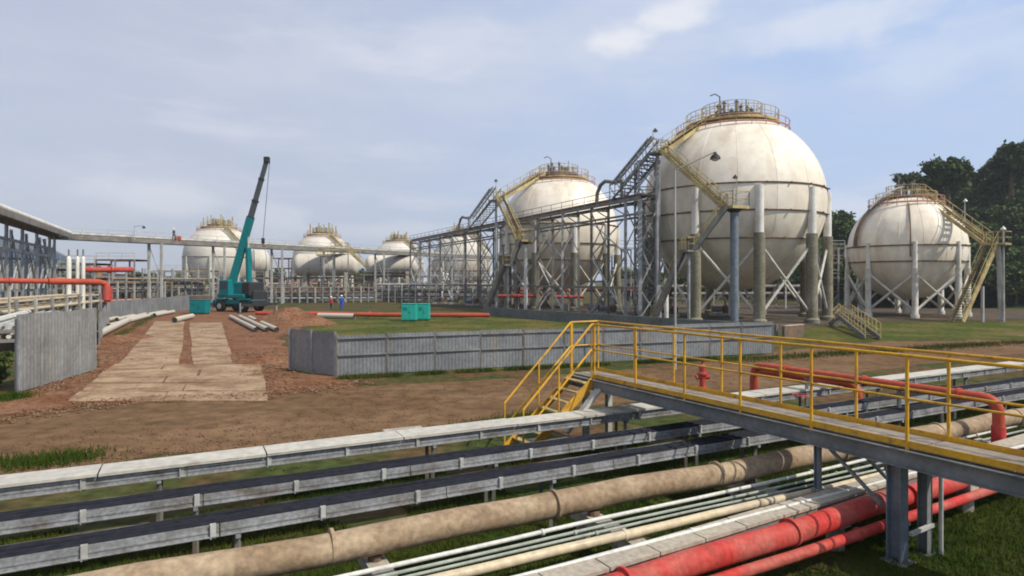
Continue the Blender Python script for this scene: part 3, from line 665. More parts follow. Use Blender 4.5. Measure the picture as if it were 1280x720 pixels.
def sphere_tank(c, Rr, ncol, phase, label, detail=2, shellm='shell', colr=.5, leg_m='fireproof', rings=(1.0, -1.5, -4.0), sleeve=True, top='olive'):
    c = Vector(c); t = thing('spherical_tank', (c.x, c.y, 0), label, 'storage tank', 'white spherical storage tanks')
    n = 96 if detail else 48
    prof = [(Rr*math.cos(-math.pi/2+math.pi*i/(n//2)) if 0 < i < n//2 else .001, Rr*math.sin(-math.pi/2+math.pi*i/(n//2))) for i in range(n//2+1)]
    MB().lathe(c, prof, n).build('shell', M[shellm], t, True)
    for z in rings:
        rr = math.sqrt(Rr*Rr-z*z)
        mb = MB(); mb.ring(c+UP*z, rr+.06, .075 if detail > 1 else .1, 96, 6)
        if detail > 1:
            for k in range(24):
                a = 2*math.pi*k/24; p = c+Vector((rr*math.cos(a), rr*math.sin(a), z)); e = Vector((math.cos(a), math.sin(a), 0)); mb.beam(p, p+e*.28, .12, .14)
        mb.build('spray_ring', M['rusty'] if detail > 1 else M['darksteel'], t)
    if detail > 1:     # plate seams as raised weld lines
        for k in range(16):
            a = 2*math.pi*(k+.3)/16; pts = []
            for j in range(25):
                e = -1.25+2.4*j/24; pts.append(c+Vector((math.cos(a)*math.cos(e), math.sin(a)*math.cos(e), math.sin(e)))*(Rr+.003))
            MB().tube(pts, .022, 4).build('weld_seam', M[shellm], t)
    cols = []
    for i in range(ncol):
        a = phase+2*math.pi*i/ncol; p = Vector((c.x+Rr*math.sin(a), c.y-Rr*math.cos(a), 0)); cols.append(p)
        zs = c.z-Rr*.40
        if sleeve:
            MB().tube([p+UP*zs, p+UP*(c.z+Rr*.08)], colr*.78, 14).build('column_sleeve', M['sleeve'], t, True)
            MB().lathe(p, [(colr*1.35, 0), (colr*1.35, .35), (colr, .5), (colr, zs)], 14).build('column', M[leg_m], t, True)
        else:
            MB().tube([p, p+UP*c.z], colr, 10).build('column', M[leg_m], t, True)
    for i in range(ncol):
        p, q = cols[i], cols[(i+1) % ncol]; zt = c.z-Rr*.5; 
        rod('cross_brace', t, p+UP*.7, q+UP*zt, .13 if detail > 1 else .11, M['brace']); rod('cross_brace', t, q+UP*.7, p+UP*(zt+.02), .13 if detail > 1 else .11, M['brace'])
    # crown: ring pipe, platform, railing, valves
    zt = c.z+Rr
    rp = Rr*.34
    zr = c.z+Rr*.80; rr = Rr*.60+.18
    mb = MB(); mb.ring(Vector((c.x, c.y, zr+.25)), rr, .09, 72, 6); mb.ring(Vector((c.x, c.y, zr+.95)), rr+.02, .035, 72, 5)
    for k in range(24):
        a = 2*math.pi*k/24; p = Vector((c.x+rr*math.cos(a), c.y+rr*math.sin(a), zr-.1)); mb.tube([p, p+UP*1.05], .035, 5)
    mb.build('crown_ring', M['rustpink'], t)
    MB().lathe((c.x, c.y, zt-.25), [(rp, 0), (rp, .25), (rp*.3, .27)], 32).build('top_platform', M['rusty'], t)
    ringrail(t, (c.x, c.y, zt), rp-.05, 1.15, M[top])
    if not detail:
        mb = MB()
        for k in range(16):
            a = k*.79+c.x; q_ = rp*(.5+.9*((k*5) % 7)/6); p = Vector((c.x+q_*math.cos(a), c.y+q_*math.sin(a), zt-.6)); mb.tube([p, p+UP*(1.6+.7*(k % 3))], .16, 6)
        mb.build('crown_fittings', M['olive'], t)['kind'] = 'stuff'
        flight(t, Vector((c.x+rp*1.2, c.y-Rr*.5, zt-.9)), Vector((c.x+Rr*1.02, c.y-Rr*.6, c.z+Rr*.28)), 1.4, M['olive'], M['olive'])
    ringrail(t, (c.x, c.y, zt-.75), rp*1.5, 1.1, M[top], 32); MB().lathe((c.x, c.y, zt-.95), [(rp*1.5+.1, 0), (rp*1.5+.1, .2)], 32).build('lower_platform', M[top], t)
    ms = MB()
    for k in range(13):
        a = k*.93; p = Vector((c.x+rp*(.35+.4*((k*7)%5)/4)*math.cos(a), c.y+rp*.55*math.sin(a), zt)); ms.tube([p, p+UP*(.8+.25*(k % 3))], .14, 8); ms.lathe(p+UP*(.75+.25*(k % 3)), [(.25, 0), (.25, .1), (.1, .12), (.1, .3)], 8)
    ms.build('relief_valves', M['darksteel'], t)['kind'] = 'stuff'
    if detail:
        ms = MB(); p = Vector((c.x-rp*.4, c.y, zt)); ms.tube([p, p+UP*2.3, p+UP*2.6+Vector((-.5, 0, 0)), p+UP*2.4+Vector((-1.0, 0, 0))], .07, 6)
        p = Vector((c.x+rp*.5, c.y, zt)); ms.tube([p, p+UP*2.0], .06, 6); ms.build('vent_pipe', M['darksteel'], t)['kind'] = 'stuff'
        MB().tube([Vector((c.x, c.y, c.z-Rr)), Vector((c.x, c.y, .3))], .3, 12).build('bottom_nozzle', M['sleeve'], t, True)
    return t, cols
C1 = Vector((23.0, 65.4, 11.9)); R1 = 9.0
T1, cols1 = sphere_tank(C1, R1, 10, R(-4), 'largest cream spherical tank, nearest one, with zigzag stairs on its left')
C2 = Vector((6.75, 90, 10.9)); R2 = 8.3
T2, cols2 = sphere_tank(C2, R2, 10, R(10), 'cream spherical tank in the middle behind the tall steel trestle', rings=(.6, -2.0, -4.2))
C3 = Vector((44.6, 70.7, 7.6)); R3 = 5.82
T3, cols3 = sphere_tank(C3, R3, 8, R(-24), 'smaller spherical tank at the right below the wooded hill', colr=.3, leg_m='brace', rings=(.1, -1.6), top='olive')
far = [((274, 326), 41, 168, 'distant white spherical tank seen left behind the crane boom'), ((403, 328), 36, 176, 'distant white spherical tank above the horizontal white tank'),
       ((498, 343), 31, 215, 'most distant small white spherical tank left of the trestle'), ((577, 330), 36, 182, 'distant white spherical tank seen through the left end of trestle')]
for (x, y), rp_, Y, lab in far:
    c = D(x, y, Y); Rf = rp_*Y/F; c.z = max(c.z, Rf+1.2)
    sphere_tank(c, Rf, 8, .2, lab, 0, 'shell_far', .4, 'brace', (0.,), False)
# access stairs of tank 1
def access(name, lab, Ct, Rr, up, low, foot, colw, roll):
    t = thing(name, (low[0], low[1], 0), lab, 'stairs', 'access stairs of the round tanks'); up, low, foot = Vector(up), Vector(low), Vector(foot)
    landing(t, up, 1.5, 1.5, .5, M['darksteel'], M['olive']); landing(t, low, 1.8, 1.6, .4, M['olive'], M['olive'], 1.25, .25)
    flight(t, up+Vector((.6, -.5, 0)), low+Vector((-.7, .4, 0)), 1.2, M['olive'], M['olive'])
    flight(t, low+Vector((-.7, -.2, 0)), foot, 1.2, M['darksteel'], M['olive'])
    landing(t, foot+Vector((-.5, 0, -.05)), 1.3, 1.3, .4, M['darksteel'], M['olive'])
    MB().tube([low-UP*.3, Vector((low.x, low.y, 0))], colw, 16).build('column', M['bluesteel'] if colw > .3 else M['sleeve'], t, True)
    MB().lathe((low.x, low.y, low.z-.55), [(colw, 0), (colw*2, .28)], 16).build('column_head', M['dark'], t)
    MB().tube([up-UP*.2, Vector((up.x, up.y, 0))], .16, 8).build('column', M['steel'], t, True)
    MB().tube([foot-UP*.2+Vector((-.5, 0, 0)), Vector((foot.x-.5, foot.y, 0))], .14, 8).build('column', M['steel'], t, True)
    e = foot+Vector((-3.3, 1.8, 0)); e.z = .1
    flight(t, foot+Vector((-.9, .2, 0)), e, .8, M['darksteel'], M['olive'])
    return t
up1, low1, ft1 = (13.9, 59.8, 16.2), D(918, 258, 54.3), D(868, 312, 55)
a1 = access('access_stair', 'yellowish zigzag stair with blue grey column on the left of the largest tank', C1, R1, up1, low1, ft1, .36, 0)
flight(a1, Vector(up1)+Vector((.3, .3, .05)), C1+Vector((-2.3, -1.0, R1+.05)), 1.5, M['olive'], M['olive'], name='crown_stair')
up2, low2, ft2 = D(620, 250, 81.5), D(657, 300, 77), D(640, 330, 77)
a2 = access('access_stair', 'yellow stair landing on a white column in front of the middle tank', C2, R2, up2, low2, ft2, .22, 0)
flight(a2, Vector(up2)+Vector((.3, .3, .05)), C2+Vector((-2.3, -1.2, R2+.05)), 1.6, M['olive'], M['olive'], name='crown_stair')
# tank 3 stair on its right
l3 = D(1248, 304, 60); t3 = thing('access_stair', (l3.x, l3.y, 0), 'steep yellow stair on the right of the smaller right tank', 'stairs', 'access stairs of the round tanks')
flight(t3, C3+Vector((1.2, -1.0, R3+.1)), Vector((l3.x-.2, l3.y+1, l3.z)), 1.0, M['olive'], M['olive'])
landing(t3, l3, 1.6, 1.6, .6, M['olive'], M['olive'])
f3 = P(1197, 403); flight(t3, l3+Vector((-.6, 0, 0)), f3+UP*.1, 1.1, M['olive'], M['olive'])
MB().tube([l3-UP*.2, Vector((l3.x+.25, l3.y, 0))], .2, 12).build('column', M['palesteel'], t3, True)
q = l3.lerp(f3, .55); MB().tube([Vector((q.x+.6, q.y, q.z)), Vector((q.x+.6, q.y, 0))], .15, 10).build('column', M['palesteel'], t3, True)
# left side pipe hood of tank 3
pts = [C3+Vector((-(R3+.35)*math.cos(a), -.8, (R3+.35)*math.sin(a))) for a in [R(x) for x in range(0, 84, 7)]]
MB().tube(pts, .22, 8).build('riser_pipe', M['rusty'], T3, True)
MB().tube([p+Vector((.0, -.9, .7)) for p in pts[5:]], .1, 6).build('riser_pipe', M['palesteel'], T3, True)
a_ = R(205)
dp = [C3+Vector((math.cos(e_)*math.sin(R(-28)), -math.cos(e_)*math.cos(R(-28)), math.sin(e_)))*(R3+.12) for e_ in [R(x) for x in range(52, -12, -7)]]
MB().tube(dp, .07, 6).build('downcomer_pipe', M['rusty'], T3, True)

# ---------------- tall trestle ----------------
def tre(x):
    iv = 1/60+(1/127.6-1/60)*((795-x)/282); Y = 1/iv; return Vector(((x-640)/F*Y, Y, 0))
TZ = 11.85; A, B = tre(800), tre(513); d = (B-A).normalized(); n = nrm(d)
if n.y < 0: n = -n
tr = thing('steel_trestle', A, 'tall weathered steel trestle carrying pipes, rising to the right in front of tanks', 'pipe bridge'); Ln = (B-A).length
for off in (0, 2.2):
    MB().beam(A+n*off+UP*TZ, B+n*off+UP*TZ, .22, .34).build('top_chord', M['darksteel'], tr)
    MB().beam(A+n*off+UP*(TZ-1.5), B+n*off+UP*(TZ-1.5), .16, .2).build('lower_chord', M['darksteel'], tr)
    MB().beam(A+n*off+UP*3.2, B+n*off+UP*3.2, .16, .22).build('tie_beam', M['darksteel'], tr)
for i, off in enumerate((.35, .75, 1.1, 1.5, 1.85)): MB().tube([A+n*off+UP*(TZ+.38), B+n*off+UP*(TZ+.38)], (.14, .1, .18, .1, .12)[i], 10).build('pipe_run', M[('rusty', 'palesteel', 'darksteel', 'steel', 'rusty')[i]], tr, True)
handrail(tr, [A-n*.05+UP*(TZ+.15), B-n*.05+UP*(TZ+.15)], 1.0, M['darksteel'], 2.4, .035)
nb = 12
bent = [0, 2.3]+[2.3+(Ln-2.3)*(i/(nb))**1.0 for i in range(1, nb+1)]
for k, s in enumerate(bent):
    p = A+d*s; m = M['steel'] if k < 2 else M['darksteel'] if k % 3 else M['palesteel']
    for off in (0, 2.2): bar('trestle_column', tr, p+n*off, p+n*off+UP*(TZ-.17), .26 if k % 4 else .34, .26, m)
    bar('cross_head', tr, p+UP*(TZ-.35), p+n*2.2+UP*(TZ-.35), .2, .25, M['darksteel'])
    for z0, z1 in ((.3, 3.1), (3.3, 7.2), (7.2, 11.2)):
        rod('bent_brace', tr, p+UP*z0, p+n*2.2+UP*z1, .07, M['steel']); rod('bent_brace', tr, p+n*2.2+UP*(z0+.02), p+UP*z1, .07, M['steel'])
    if k < len(bent)-1 and k > 0:
        q = A+d*bent[k+1]
        if k in (1, 3, 6, 9, 12, 14) :
            rod('long_brace', tr, p+UP*.5, q+UP*6.4, .09, M['palesteel']); rod('long_brace', tr, q+UP*.52, p+UP*6.4, .09, M['palesteel'])
            rod('long_brace', tr, p+UP*6.6, q+UP*10.2, .07, M['steel']); rod('long_brace', tr, q+UP*6.6, p+UP*10.2, .07, M['steel'])
        m2 = (p+q)/2
        for a_, b_ in ((p, m2), (m2, q)): bar('lattice', tr, a_+UP*(TZ-1.45), b_+UP*(TZ-.1), .09, .09, M['darksteel']); 
# sloping truss walkways from trestle to the tank tops
def ramp_truss(a, b, lab, wd=1.5):
    a, b = Vector(a), Vector(b); t = thing('truss_ramp', (a.x, a.y, 0), lab, 'walkway', 'sloping truss walkways'); dd = b-a; hd = Vector((dd.x, dd.y, 0)); 
    nn = nrm(hd.normalized())
    for s in (0, 1):
        o_ = nn*wd*s
        MB().beam(a+o_, b+o_, .14, .16).build('bottom_chord', M['darksteel'], t); MB().beam(a+o_+UP*1.7, b+o_+UP*1.7, .12, .14).build('top_chord', M['steel'], t)
        k = 7
        for i in range(k):
            p, q = a+o_+dd*(i/k), a+o_+dd*((i+1)/k)
            bar('web', t, p+UP*.05, p+UP*1.65, .07, .07, M['steel']); bar('web', t, p+UP*1.62, q+UP*.08, .07, .07, M['palesteel'])
    for i in range(14):
        p = a+dd*((i+.5)/14); bar('tread', t, p+nn*.08, p+nn*(wd-.08), .3, .05, M['rusty'])
    for s in (.4, .8): MB().tube([a+nn*s+UP*1.9, b+nn*s+UP*1.9], .11, 8).build('pipe_run', M['steel'], t, True)
    return t
pa = tre(762); pa.z = TZ+.1
ramp_truss(pa, Vector(up1)+Vector((-.8, 0, -.3)), 'steep truss walkway climbing from trestle to the largest tank')
pb = tre(590); pb.z = TZ+.1
rt2 = ramp_truss(tre(585)+UP*(TZ+.1), Vector(up2)+Vector((-.8, 0, -.2)), 'steep truss walkway climbing from trestle to the middle tank')
for x, lab in ((742, 'dark looped pipe bend on the trestle left of the largest tank'), (571, 'dark looped pipe bend near the left end of the trestle')):
    p = tre(x)+n*.4; p.z = TZ+.4
    t = thing('pipe_loop', p, lab, 'pipe', 'looped pipes on the trestle'); e = -d
    MB().tube([p, p+UP*1.0+e*.1, p+UP*1.8+e*.7, p+UP*2.1+e*1.6, p+UP*1.8+e*3, p+UP*1.7+e*4.5], .2, 10).build('pipe_bend', M['darksteel'], t, True)
    MB().tube([p+e*4.5, p+UP*1.7+e*4.5], .12, 8).build('riser', M['darksteel'], t, True)
# lattice tower at the left flank of tank 1
t = thing('lattice_tower', (13.4, 61.6, 0), 'narrow steel lattice tower left of the largest tank', 'tower'); c0 = Vector((13.3, 61.5, 0))
cs = [c0+Vector((a, b, 0)) for a, b in ((-1, -1), (1, -1), (1, 1), (-1, 1))]
for p in cs: bar('tower_leg', t, p, p+UP*15.6, .16, .16, M['steel'])
for k in range(6):
    for i in range(4):
        p, q = cs[i], cs[(i+1) % 4]; z = .3+k*2.55; rod('tower_brace', t, p+UP*z, q+UP*(z+2.5), .06, M['darksteel']); rod('tower_brace', t, q+UP*(z+.02), p+UP*(z+2.52), .06, M['steel']); bar('tower_ring', t, p+UP*(z+2.53), q+UP*(z+2.53), .09, .09, M['darksteel'])
# ---------------- long overhead pipe bridge ----------------
BZ = 9.5; B0 = D(0, 275, 57.2); B1 = D(68, 296, 79.4); B2 = D(628, 323, 161); Bm = B0+(B0-B1)*.8
br = thing('pipe_bridge', (B1.x, B1.y, 0), 'very long overhead pipe bridge crossing the left background', 'pipe bridge')
for p in (B0, B1, B2, Bm): p.z = BZ
for a, b in ((Bm, B1), (B1, B2)):
    dd = (b-a).normalized(); nn = nrm(dd)
    if nn.y < 0: nn = -nn
    for off in (0, 2.0): MB().beam(a+nn*off, b+nn*off, .25, .5).build('deck_girder', M['darksteel'], br)
    MB().beam(a+nn*1+UP*.28, b+nn*1+UP*.28, 2.2, .06).build('deck', M['deck'], br)
    for i, off in enumerate((.5, 1.1, 1.6)): MB().tube([a+nn*off+UP*.55, b+nn*off+UP*.55], (.22, .18, .25)[i], 10).build('pipe_run', M[('palesteel', 'tan', 'sleeve')[i]], br, True)
    handrail(br, [a-nn*.1+UP*.2, b-nn*.1+UP*.2], 1.1, M['palesteel'], 3, .035)
def brx(x):
    if x >= 68:
        iv = 1/B1.y+(1/B2.y-1/B1.y)*((x-68)/560); Y = 1/iv
    else:
        iv = 1/B1.y+(1/B0.y-1/B1.y)*((68-x)/68); Y = 1/iv
    return Vector(((x-640)/F*Y, Y, 0))
for x in (192, 272, 345, 410, 474, 520, 565, 605):
    p = brx(x)
    for s in (-.9, .9): bar('bridge_column', br, p+Vector((s, .4, 0)), p+Vector((s, .4, BZ-.2)), .3, .3, M['palesteel'])
    rod('bridge_brace', br, p+Vector((-.9, .4, .5)), p+Vector((.9, .4, 5)), .07, M['steel']); rod('bridge_brace', br, p+Vector((.9, .4, 4.2)), p+Vector((-.9, .4, 9)), .07, M['steel'])
for x in (-50, -20, 8, 28, 46, 62, 68):
    p = brx(x); dd = (B0-B1).normalized(); nn = nrm(dd)
    bar('bridge_column', br, p, p+UP*(BZ-.2), .22, .22, M['steel']); q = brx(x-14); 
    bar('bridge_column', br, p+Vector((-1.8, .8, 0)), p+Vector((-1.8, .8, BZ-.2)), .22, .22, M['bluesteel'])
    rod('bridge_brace', br, p+UP*3.0, q+UP*8.8, .1, M['steel']); rod('bridge_brace', br, q+UP*3.0, p+UP*8.8, .1, M['steel'])
for dz, m_ in ((-1.6, 'bluesteel'), (-2.6, 'steel')): MB().beam(Bm+UP*dz, B1+UP*dz, .2, .25).build('lower_beam', M[m_], br)
# blue roofed shed behind left leg of the bridge
a, b = D(-60, 290, 78), D(84, 303, 98); t = thing('shed', (a.x, a.y, 0), 'long shed with a dark blue roof below the bridge at far left', 'building')
a.z = b.z = 0; dd = (b-a).normalized(); nn = nrm(dd)
if nn.y < 0: nn = -nn
mb = MB(); mb.add([a+UP*7.2-nn*.6, b+UP*7.2-nn*.6, b+nn*2.5+UP*8.6, a+nn*2.5+UP*8.6, a+nn*5.5+UP*7.2, b+nn*5.5+UP*7.2]+[p-UP*.15 for p in (a+UP*7.2-nn*.6, b+UP*7.2-nn*.6, b+nn*2.5+UP*8.6, a+nn*2.5+UP*8.6, a+nn*5.5+UP*7.2, b+nn*5.5+UP*7.2)], [(0, 1, 2, 3), (3, 2, 5, 4), (9, 8, 7, 6), (10, 11, 8, 9), (0, 6, 7, 1), (1, 7, 8, 2), (2, 8, 11, 5)])
M['roofblue'] = mat('roof_blue', (.06, .09, .16), .6, alt=(.045, .07, .12), scale=.4)
mb.build('roof', M['roofblue'], t)
for k in range(9):
    p = a.lerp(b, k/8); bar('shed_post', t, p, p+UP*7.1, .3, .3, M['palesteel']); bar('shed_post', t, p+nn*5, p+nn*5+UP*7.1, .3, .3, M['steel'])
MB().beam(a+nn*5.3+UP*1.2, b+nn*5.3+UP*1.2, .1, 2.4).build('back_wall', M['rusty'], t)
# ---------------- horizontal tanks ----------------
def bullet(xa, xb, y, Y, r, lab, m='shell_far'):
    a, b = D(xa, y, Y), D(xb, y, Y+2); dd = (b-a).normalized(); t = thing('horizontal_tank', (a.x, a.y, 0), lab, 'storage tank', 'horizontal storage tanks')
    pts, rs = [], []
    for k in range(7): an = k/6*math.pi/2; pts.append(a-dd*r*.6*math.cos(an)+dd*r*.6); rs.append(max(.02, r*math.sin(an)))
    for k in range(7): an = k/6*math.pi/2; pts.append(b+dd*r*.6*math.sin(an)-dd*r*.6); rs.append(max(.02, r*math.cos(an)))
    MB().tube(pts, rs, 32).build('shell', M[m], t, True)
    for f in (.25, .46, .75):
        p = a.lerp(b, f); MB().tube([p, p+dd*.15], r+.05, 32).build('band', M['brace'], t, True)
    for f in (.2, .8):
        p = a.lerp(b, f); MB().box((p.x, p.y, (p.z-r*.6)/2), (.7, r*1.5, p.z-r*.6), math.atan2(dd.y, dd.x)).build('saddle', M['concrete'], t)
    MB().box(tuple((a+b)/2-UP*(r+.4)), ((b-a).length*1.05, .3, .25), math.atan2(dd.y, dd.x)).build('platform', M['rusty'], t)
    handrail(t, [a+UP*(r+.1), b+UP*(r+.1)], 1.1, M['olive'], 1.6, .06); return t
bullet(366, 450, 331, 118, 2.1, 'white horizontal tank with yellow top railing left of centre')
bullet(456, 522, 331, 132, 2.0, 'second horizontal tank partly hidden by bridge columns')
bullet(310, 338, 328, 126, 2.6, 'short white horizontal tank just right of the crane boom')
c = D(418, 318, 112); t = thing('access_platform', (c.x, c.y, 0), 'yellow railed access platform above the horizontal tank', 'platform')
for k_, (dx, dz, m_) in enumerate(((-1.6, 0, 'olive'), (1.0, .9, 'olive'))):
    q_ = c+Vector((dx, 0, dz)); landing(t, q_, 2.6, 2.4, 0, M['olive'], M['olive'], 1.2, .3)
    for sx in (-1.2, 1.2): bar('platform_post', t, Vector((q_.x+sx, q_.y+1, 0)), q_+Vector((sx, 1, -.3)), .14, .14, M['steel'])
flight(t, c+Vector((2.3, 0, .9)), c+Vector((5.6, 0, -2.2)), .8, M['olive'], M['olive'])
# ---------------- pipe racks and plant clutter in the background ----------------
def rack(x0, Y0, x1, Y1, levels, h, lab, cols_, n=7, name='pipe_rack', jr=0):
    a, b = Vector(((x0-640)/F*Y0, Y0, 0)), Vector(((x1-640)/F*Y1, Y1, 0)); dd = b-a; nn = nrm(dd.normalized())
    if nn.y < 0: nn = -nn
    t = thing(name, a, lab, 'pipe rack', 'low pipe racks in the plant')
    for i in range(n+1):
        p = a+dd*(i/n)
        for s in (0, 2.4): bar('rack_post', t, p+nn*s, p+nn*s+UP*h, .2, .2, M['steel'] if i % 2 else M['palesteel'])
        for z in levels: bar('rack_beam', t, p+UP*z, p+nn*2.4+UP*z, .15, .18, M['darksteel'])
    r2 = random.Random(lab)
    for z in levels:
        for k in range(5):
            rr = r2.choice((.09, .12, .17, .22)); c_ = r2.choice(cols_); MB().tube([a+nn*(.25+.48*k)+UP*(z+.1+rr), b+nn*(.25+.48*k)+UP*(z+.1+rr)], rr, 8).build('pipe_run', M[c_], t, True)
    return t
rack(-60, 44, 95, 71, (1.3, 2.1), 2.5, 'low rack of tan and pale pipes at the left edge behind the tall fence', ['tan', 'cream', 'palesteel'])
rack(-40, 33, 30, 48, (.7, 1.2), 1.4, 'lowest rack of pale pipes at the left edge', ['palesteel', 'white', 'tan'], 4)
rack(60, 88, 262, 124, (2.2, 4.0), 6.0, 'grey pipe rack under the bridge at left', ['palesteel', 'rusty', 'darksteel', 'tan'], 10)
rack(262, 128, 470, 135, (1.5, 3.0), 3.6, 'grey pipe rack below the horizontal tanks', ['rusty', 'darksteel', 'palesteel', 'red'], 12)
rack(335, 108, 470, 112, (.6, 1.5, 2.4), 2.8, 'dark low pipe rack in front of the horizontal tanks', ['rusty', 'darksteel', 'rusty', 'palesteel'], 14)
rack(470, 114, 610, 104, (.7, 1.8, 3.0), 3.4, 'dark pipe rack at the foot of the trestle left half', ['rusty', 'darksteel', 'palesteel', 'rusty'], 16)
rack(100, 80, 255, 104, (.9, 2.2, 3.3), 3.8, 'dense rusty pipe rack behind the long grey sheet fence', ['rusty', 'palesteel', 'darksteel', 'rustpink'], 16)
rack(262, 112, 340, 116, (1.2, 2.4), 3.2, 'rusty pipe rack right behind the crane', ['rusty', 'darksteel'], 8)
rack(470, 140, 625, 138, (1.8, 4.5), 5.2, 'pipe rack behind the left half of the trestle', ['palesteel', 'rusty', 'steel'], 9)
rack(640, 104, 800, 100, (2.0, 3.5), 4.2, 'pipe rack under and behind the middle tank', ['rusty', 'darksteel', 'red'], 8)
rack(800, 84, 1040, 88, (1.8, 2.8), 3.4, 'dark pipe rack behind the legs of the largest tank', ['rusty', 'darksteel'], 8)
# red manifold pipes under middle tank, red line left
def simple_pipe(pts, r, m, name, lab, grp=None, n=10):
    t = thing(name, (pts[0].x, pts[0].y, 0), lab, 'pipe', grp)
    MB().tube(pts, r, n).build('pipe_run', m, t, True)
    a, b = pts[0], pts[-1]; k = max(2, int((b-a).length/6))
    if (b-a).length > 3:
        for i in range(1, k):
            p = a.lerp(b, i/k); bar('stand', t, Vector((p.x, p.y, 0)), p-UP*r, .12, .12, M['concrete']) if p.z > .3 else None
            q = p+(b-a).normalized()*.12; MB().tube([p, q], r*1.45, 10).build('flange', m, t, True)
    return t
pp = [D(-40, 350.5, 43.5), D(60, 351.5, 46.5), D(124, 352.5, 49.5), D(132, 355, 50), D(134, 362, 50), D(134, 378, 50)]
t = simple_pipe(pp[:2], .2, M['orange'], 'fire_water_pipe', 'orange red pipe at the left edge that bends down above the fence')
MB().tube(pp[1:4]+[pp[4], pp[5]], .24, 12).build('pipe_elbow', M['orange'], t, True); MB().tube([D(134, 358, 50), D(134, 375, 50)], .36, 12).build('flange_body', M['red'], t, True)
simple_pipe([D(105, 337, 70), D(165, 337, 76)], .33, M['red'], 'red_duct', 'dark red pipe in the plant left of the bridge columns')
simple_pipe([P(320, 391.5, .45), P(480, 393.5, .45), P(612, 394, .45)], .22, M['orange'], 'fire_water_pipe', 'long orange red pipe lying on stands behind the green cabinets')
simple_pipe([D(623, 370, 84), D(674, 370, 82)], .22, M['red'], 'red_manifold', 'red pipe under the left side of the middle tank')
simple_pipe([D(692, 371, 80), D(730, 371, 80)], .22, M['red'], 'red_manifold', 'red pipe under the right side of the middle tank')
# white vertical vessels left
for i, (x, w_) in enumerate([(86, 5), (97, 4), (104, 4)]):
    c = D(x, 352, 66); t = thing('vertical_vessel', (c.x, c.y, 0), ['fattest white vertical vessel at left, left of its two neighbours', 'middle white vertical vessel of three at left', 'right one of three white vertical vessels at left'][i], 'vessel', 'white vertical vessels'); rr = w_*66/F/2*1.1
    c.z = 0; h_ = 4+30*66/F
    MB().lathe(c, [(rr, .0), (rr, h_-.4), (rr*.8, h_-.15), (rr*.3, h_)], 16).build('shell', M['sleeve'], t, True)
    MB().tube([c+UP*h_, c+UP*(h_+.7)], .08, 8).build('vent', M['darksteel'], t); MB().lathe(c, [(rr*1.3, 0), (rr*1.3, .3)], 12).build('base', M['concrete'], t)
def frame(x0, x1, Y, h, lab, m='darksteel', floors=3, dep=4, mm='steel'):
    a = Vector(((x0-640)/F*Y, Y, 0)); b = Vector(((x1-640)/F*Y, Y, 0)); t = thing('process_structure', a, lab, 'structure', 'open steel plant structures')
    k = max(2, int((b-a).length/4)); yv = Vector((0, dep, 0))
    for i in range(k+1):
        p = a.lerp(b, i/k)
        for o_ in (Vector(), yv): bar('frame_column', t, p+o_, p+o_+UP*h, .22, .22, M[mm])
    for f in range(1, floors+1):
        z = h*f/floors
        for o_ in (Vector(), yv): bar('frame_beam', t, a+o_+UP*(z-.15), b+o_+UP*(z-.15), .18, .26, M[m])
        MB().beam(a+yv/2+UP*(z-.01), b+yv/2+UP*(z-.01), dep, .04).build('floor_grating', M['rusty'], t)
        handrail(t, [a+UP*z, b+UP*z], 1.05, M['olive'] if f % 2 else M['palesteel'], 2, .04)
    for i in range(k):
        p, q = a.lerp(b, i/k), a.lerp(b, (i+1)/k)
        if i % 2 == 0: rod('frame_brace', t, p+UP*.3, q+UP*(h/floors-.3), .07, M['palesteel'])
    r2 = random.Random(lab)
    for i in range(int((b-a).length/2.2)):
        p = a.lerp(b, r2.random())+yv*r2.random(); z = h*r2.randint(0, floors-1)/floors
        hh = r2.uniform(.8, h/floors*.85); rr = r2.uniform(.25, .7)
        MB().lathe(p+UP*(z+.05), [(rr, 0), (rr, hh*.85), (rr*.6, hh)], 12).build('equipment', M[r2.choice(('rusty', 'palesteel', 'sleeve', 'tan', 'darksteel'))], t, True)
    return t
frame(120, 168, 105, 7.5, 'brown steel structure beneath bridge left of its columns', 'rusty', 3)
frame(192, 262, 130, 6.0, 'olive railed structure left of the crane in the background', 'olive', 2)
frame(0, 70, 82, 5.5, 'grey structure behind the red pipe at the left edge', 'steel', 2)
frame(340, 366, 140, 9.0, 'narrow brown structure left of the horizontal tank', 'rusty', 4)
frame(770, 795, 96, 9.0, 'grey structure between middle tank and largest tank', 'palesteel', 3)
frame(1040, 1056, 96, 9, 'rusty platform tower between the two right hand tanks', 'rusty', 4)
frame(300, 330, 118, 4.5, 'dark low structure behind the crane', 'darksteel', 2)
frame(75, 118, 92, 6.5, 'rusty structure behind the white vertical vessels', 'rusty', 3)
frame(352, 455, 126, 4.6, 'long rusty structure below the horizontal tank left of centre', 'rusty', 2, 3)
frame(455, 515, 126, 5.2, 'dim steel structure left of the trestle end', 'darksteel', 2, 3)
frame(205, 262, 112, 4.2, 'low dark structure just left of the crane', 'darksteel', 2, 3)
frame(535, 610, 128, 6.0, 'rusty structure seen through the left part of the trestle', 'rusty', 3, 3)
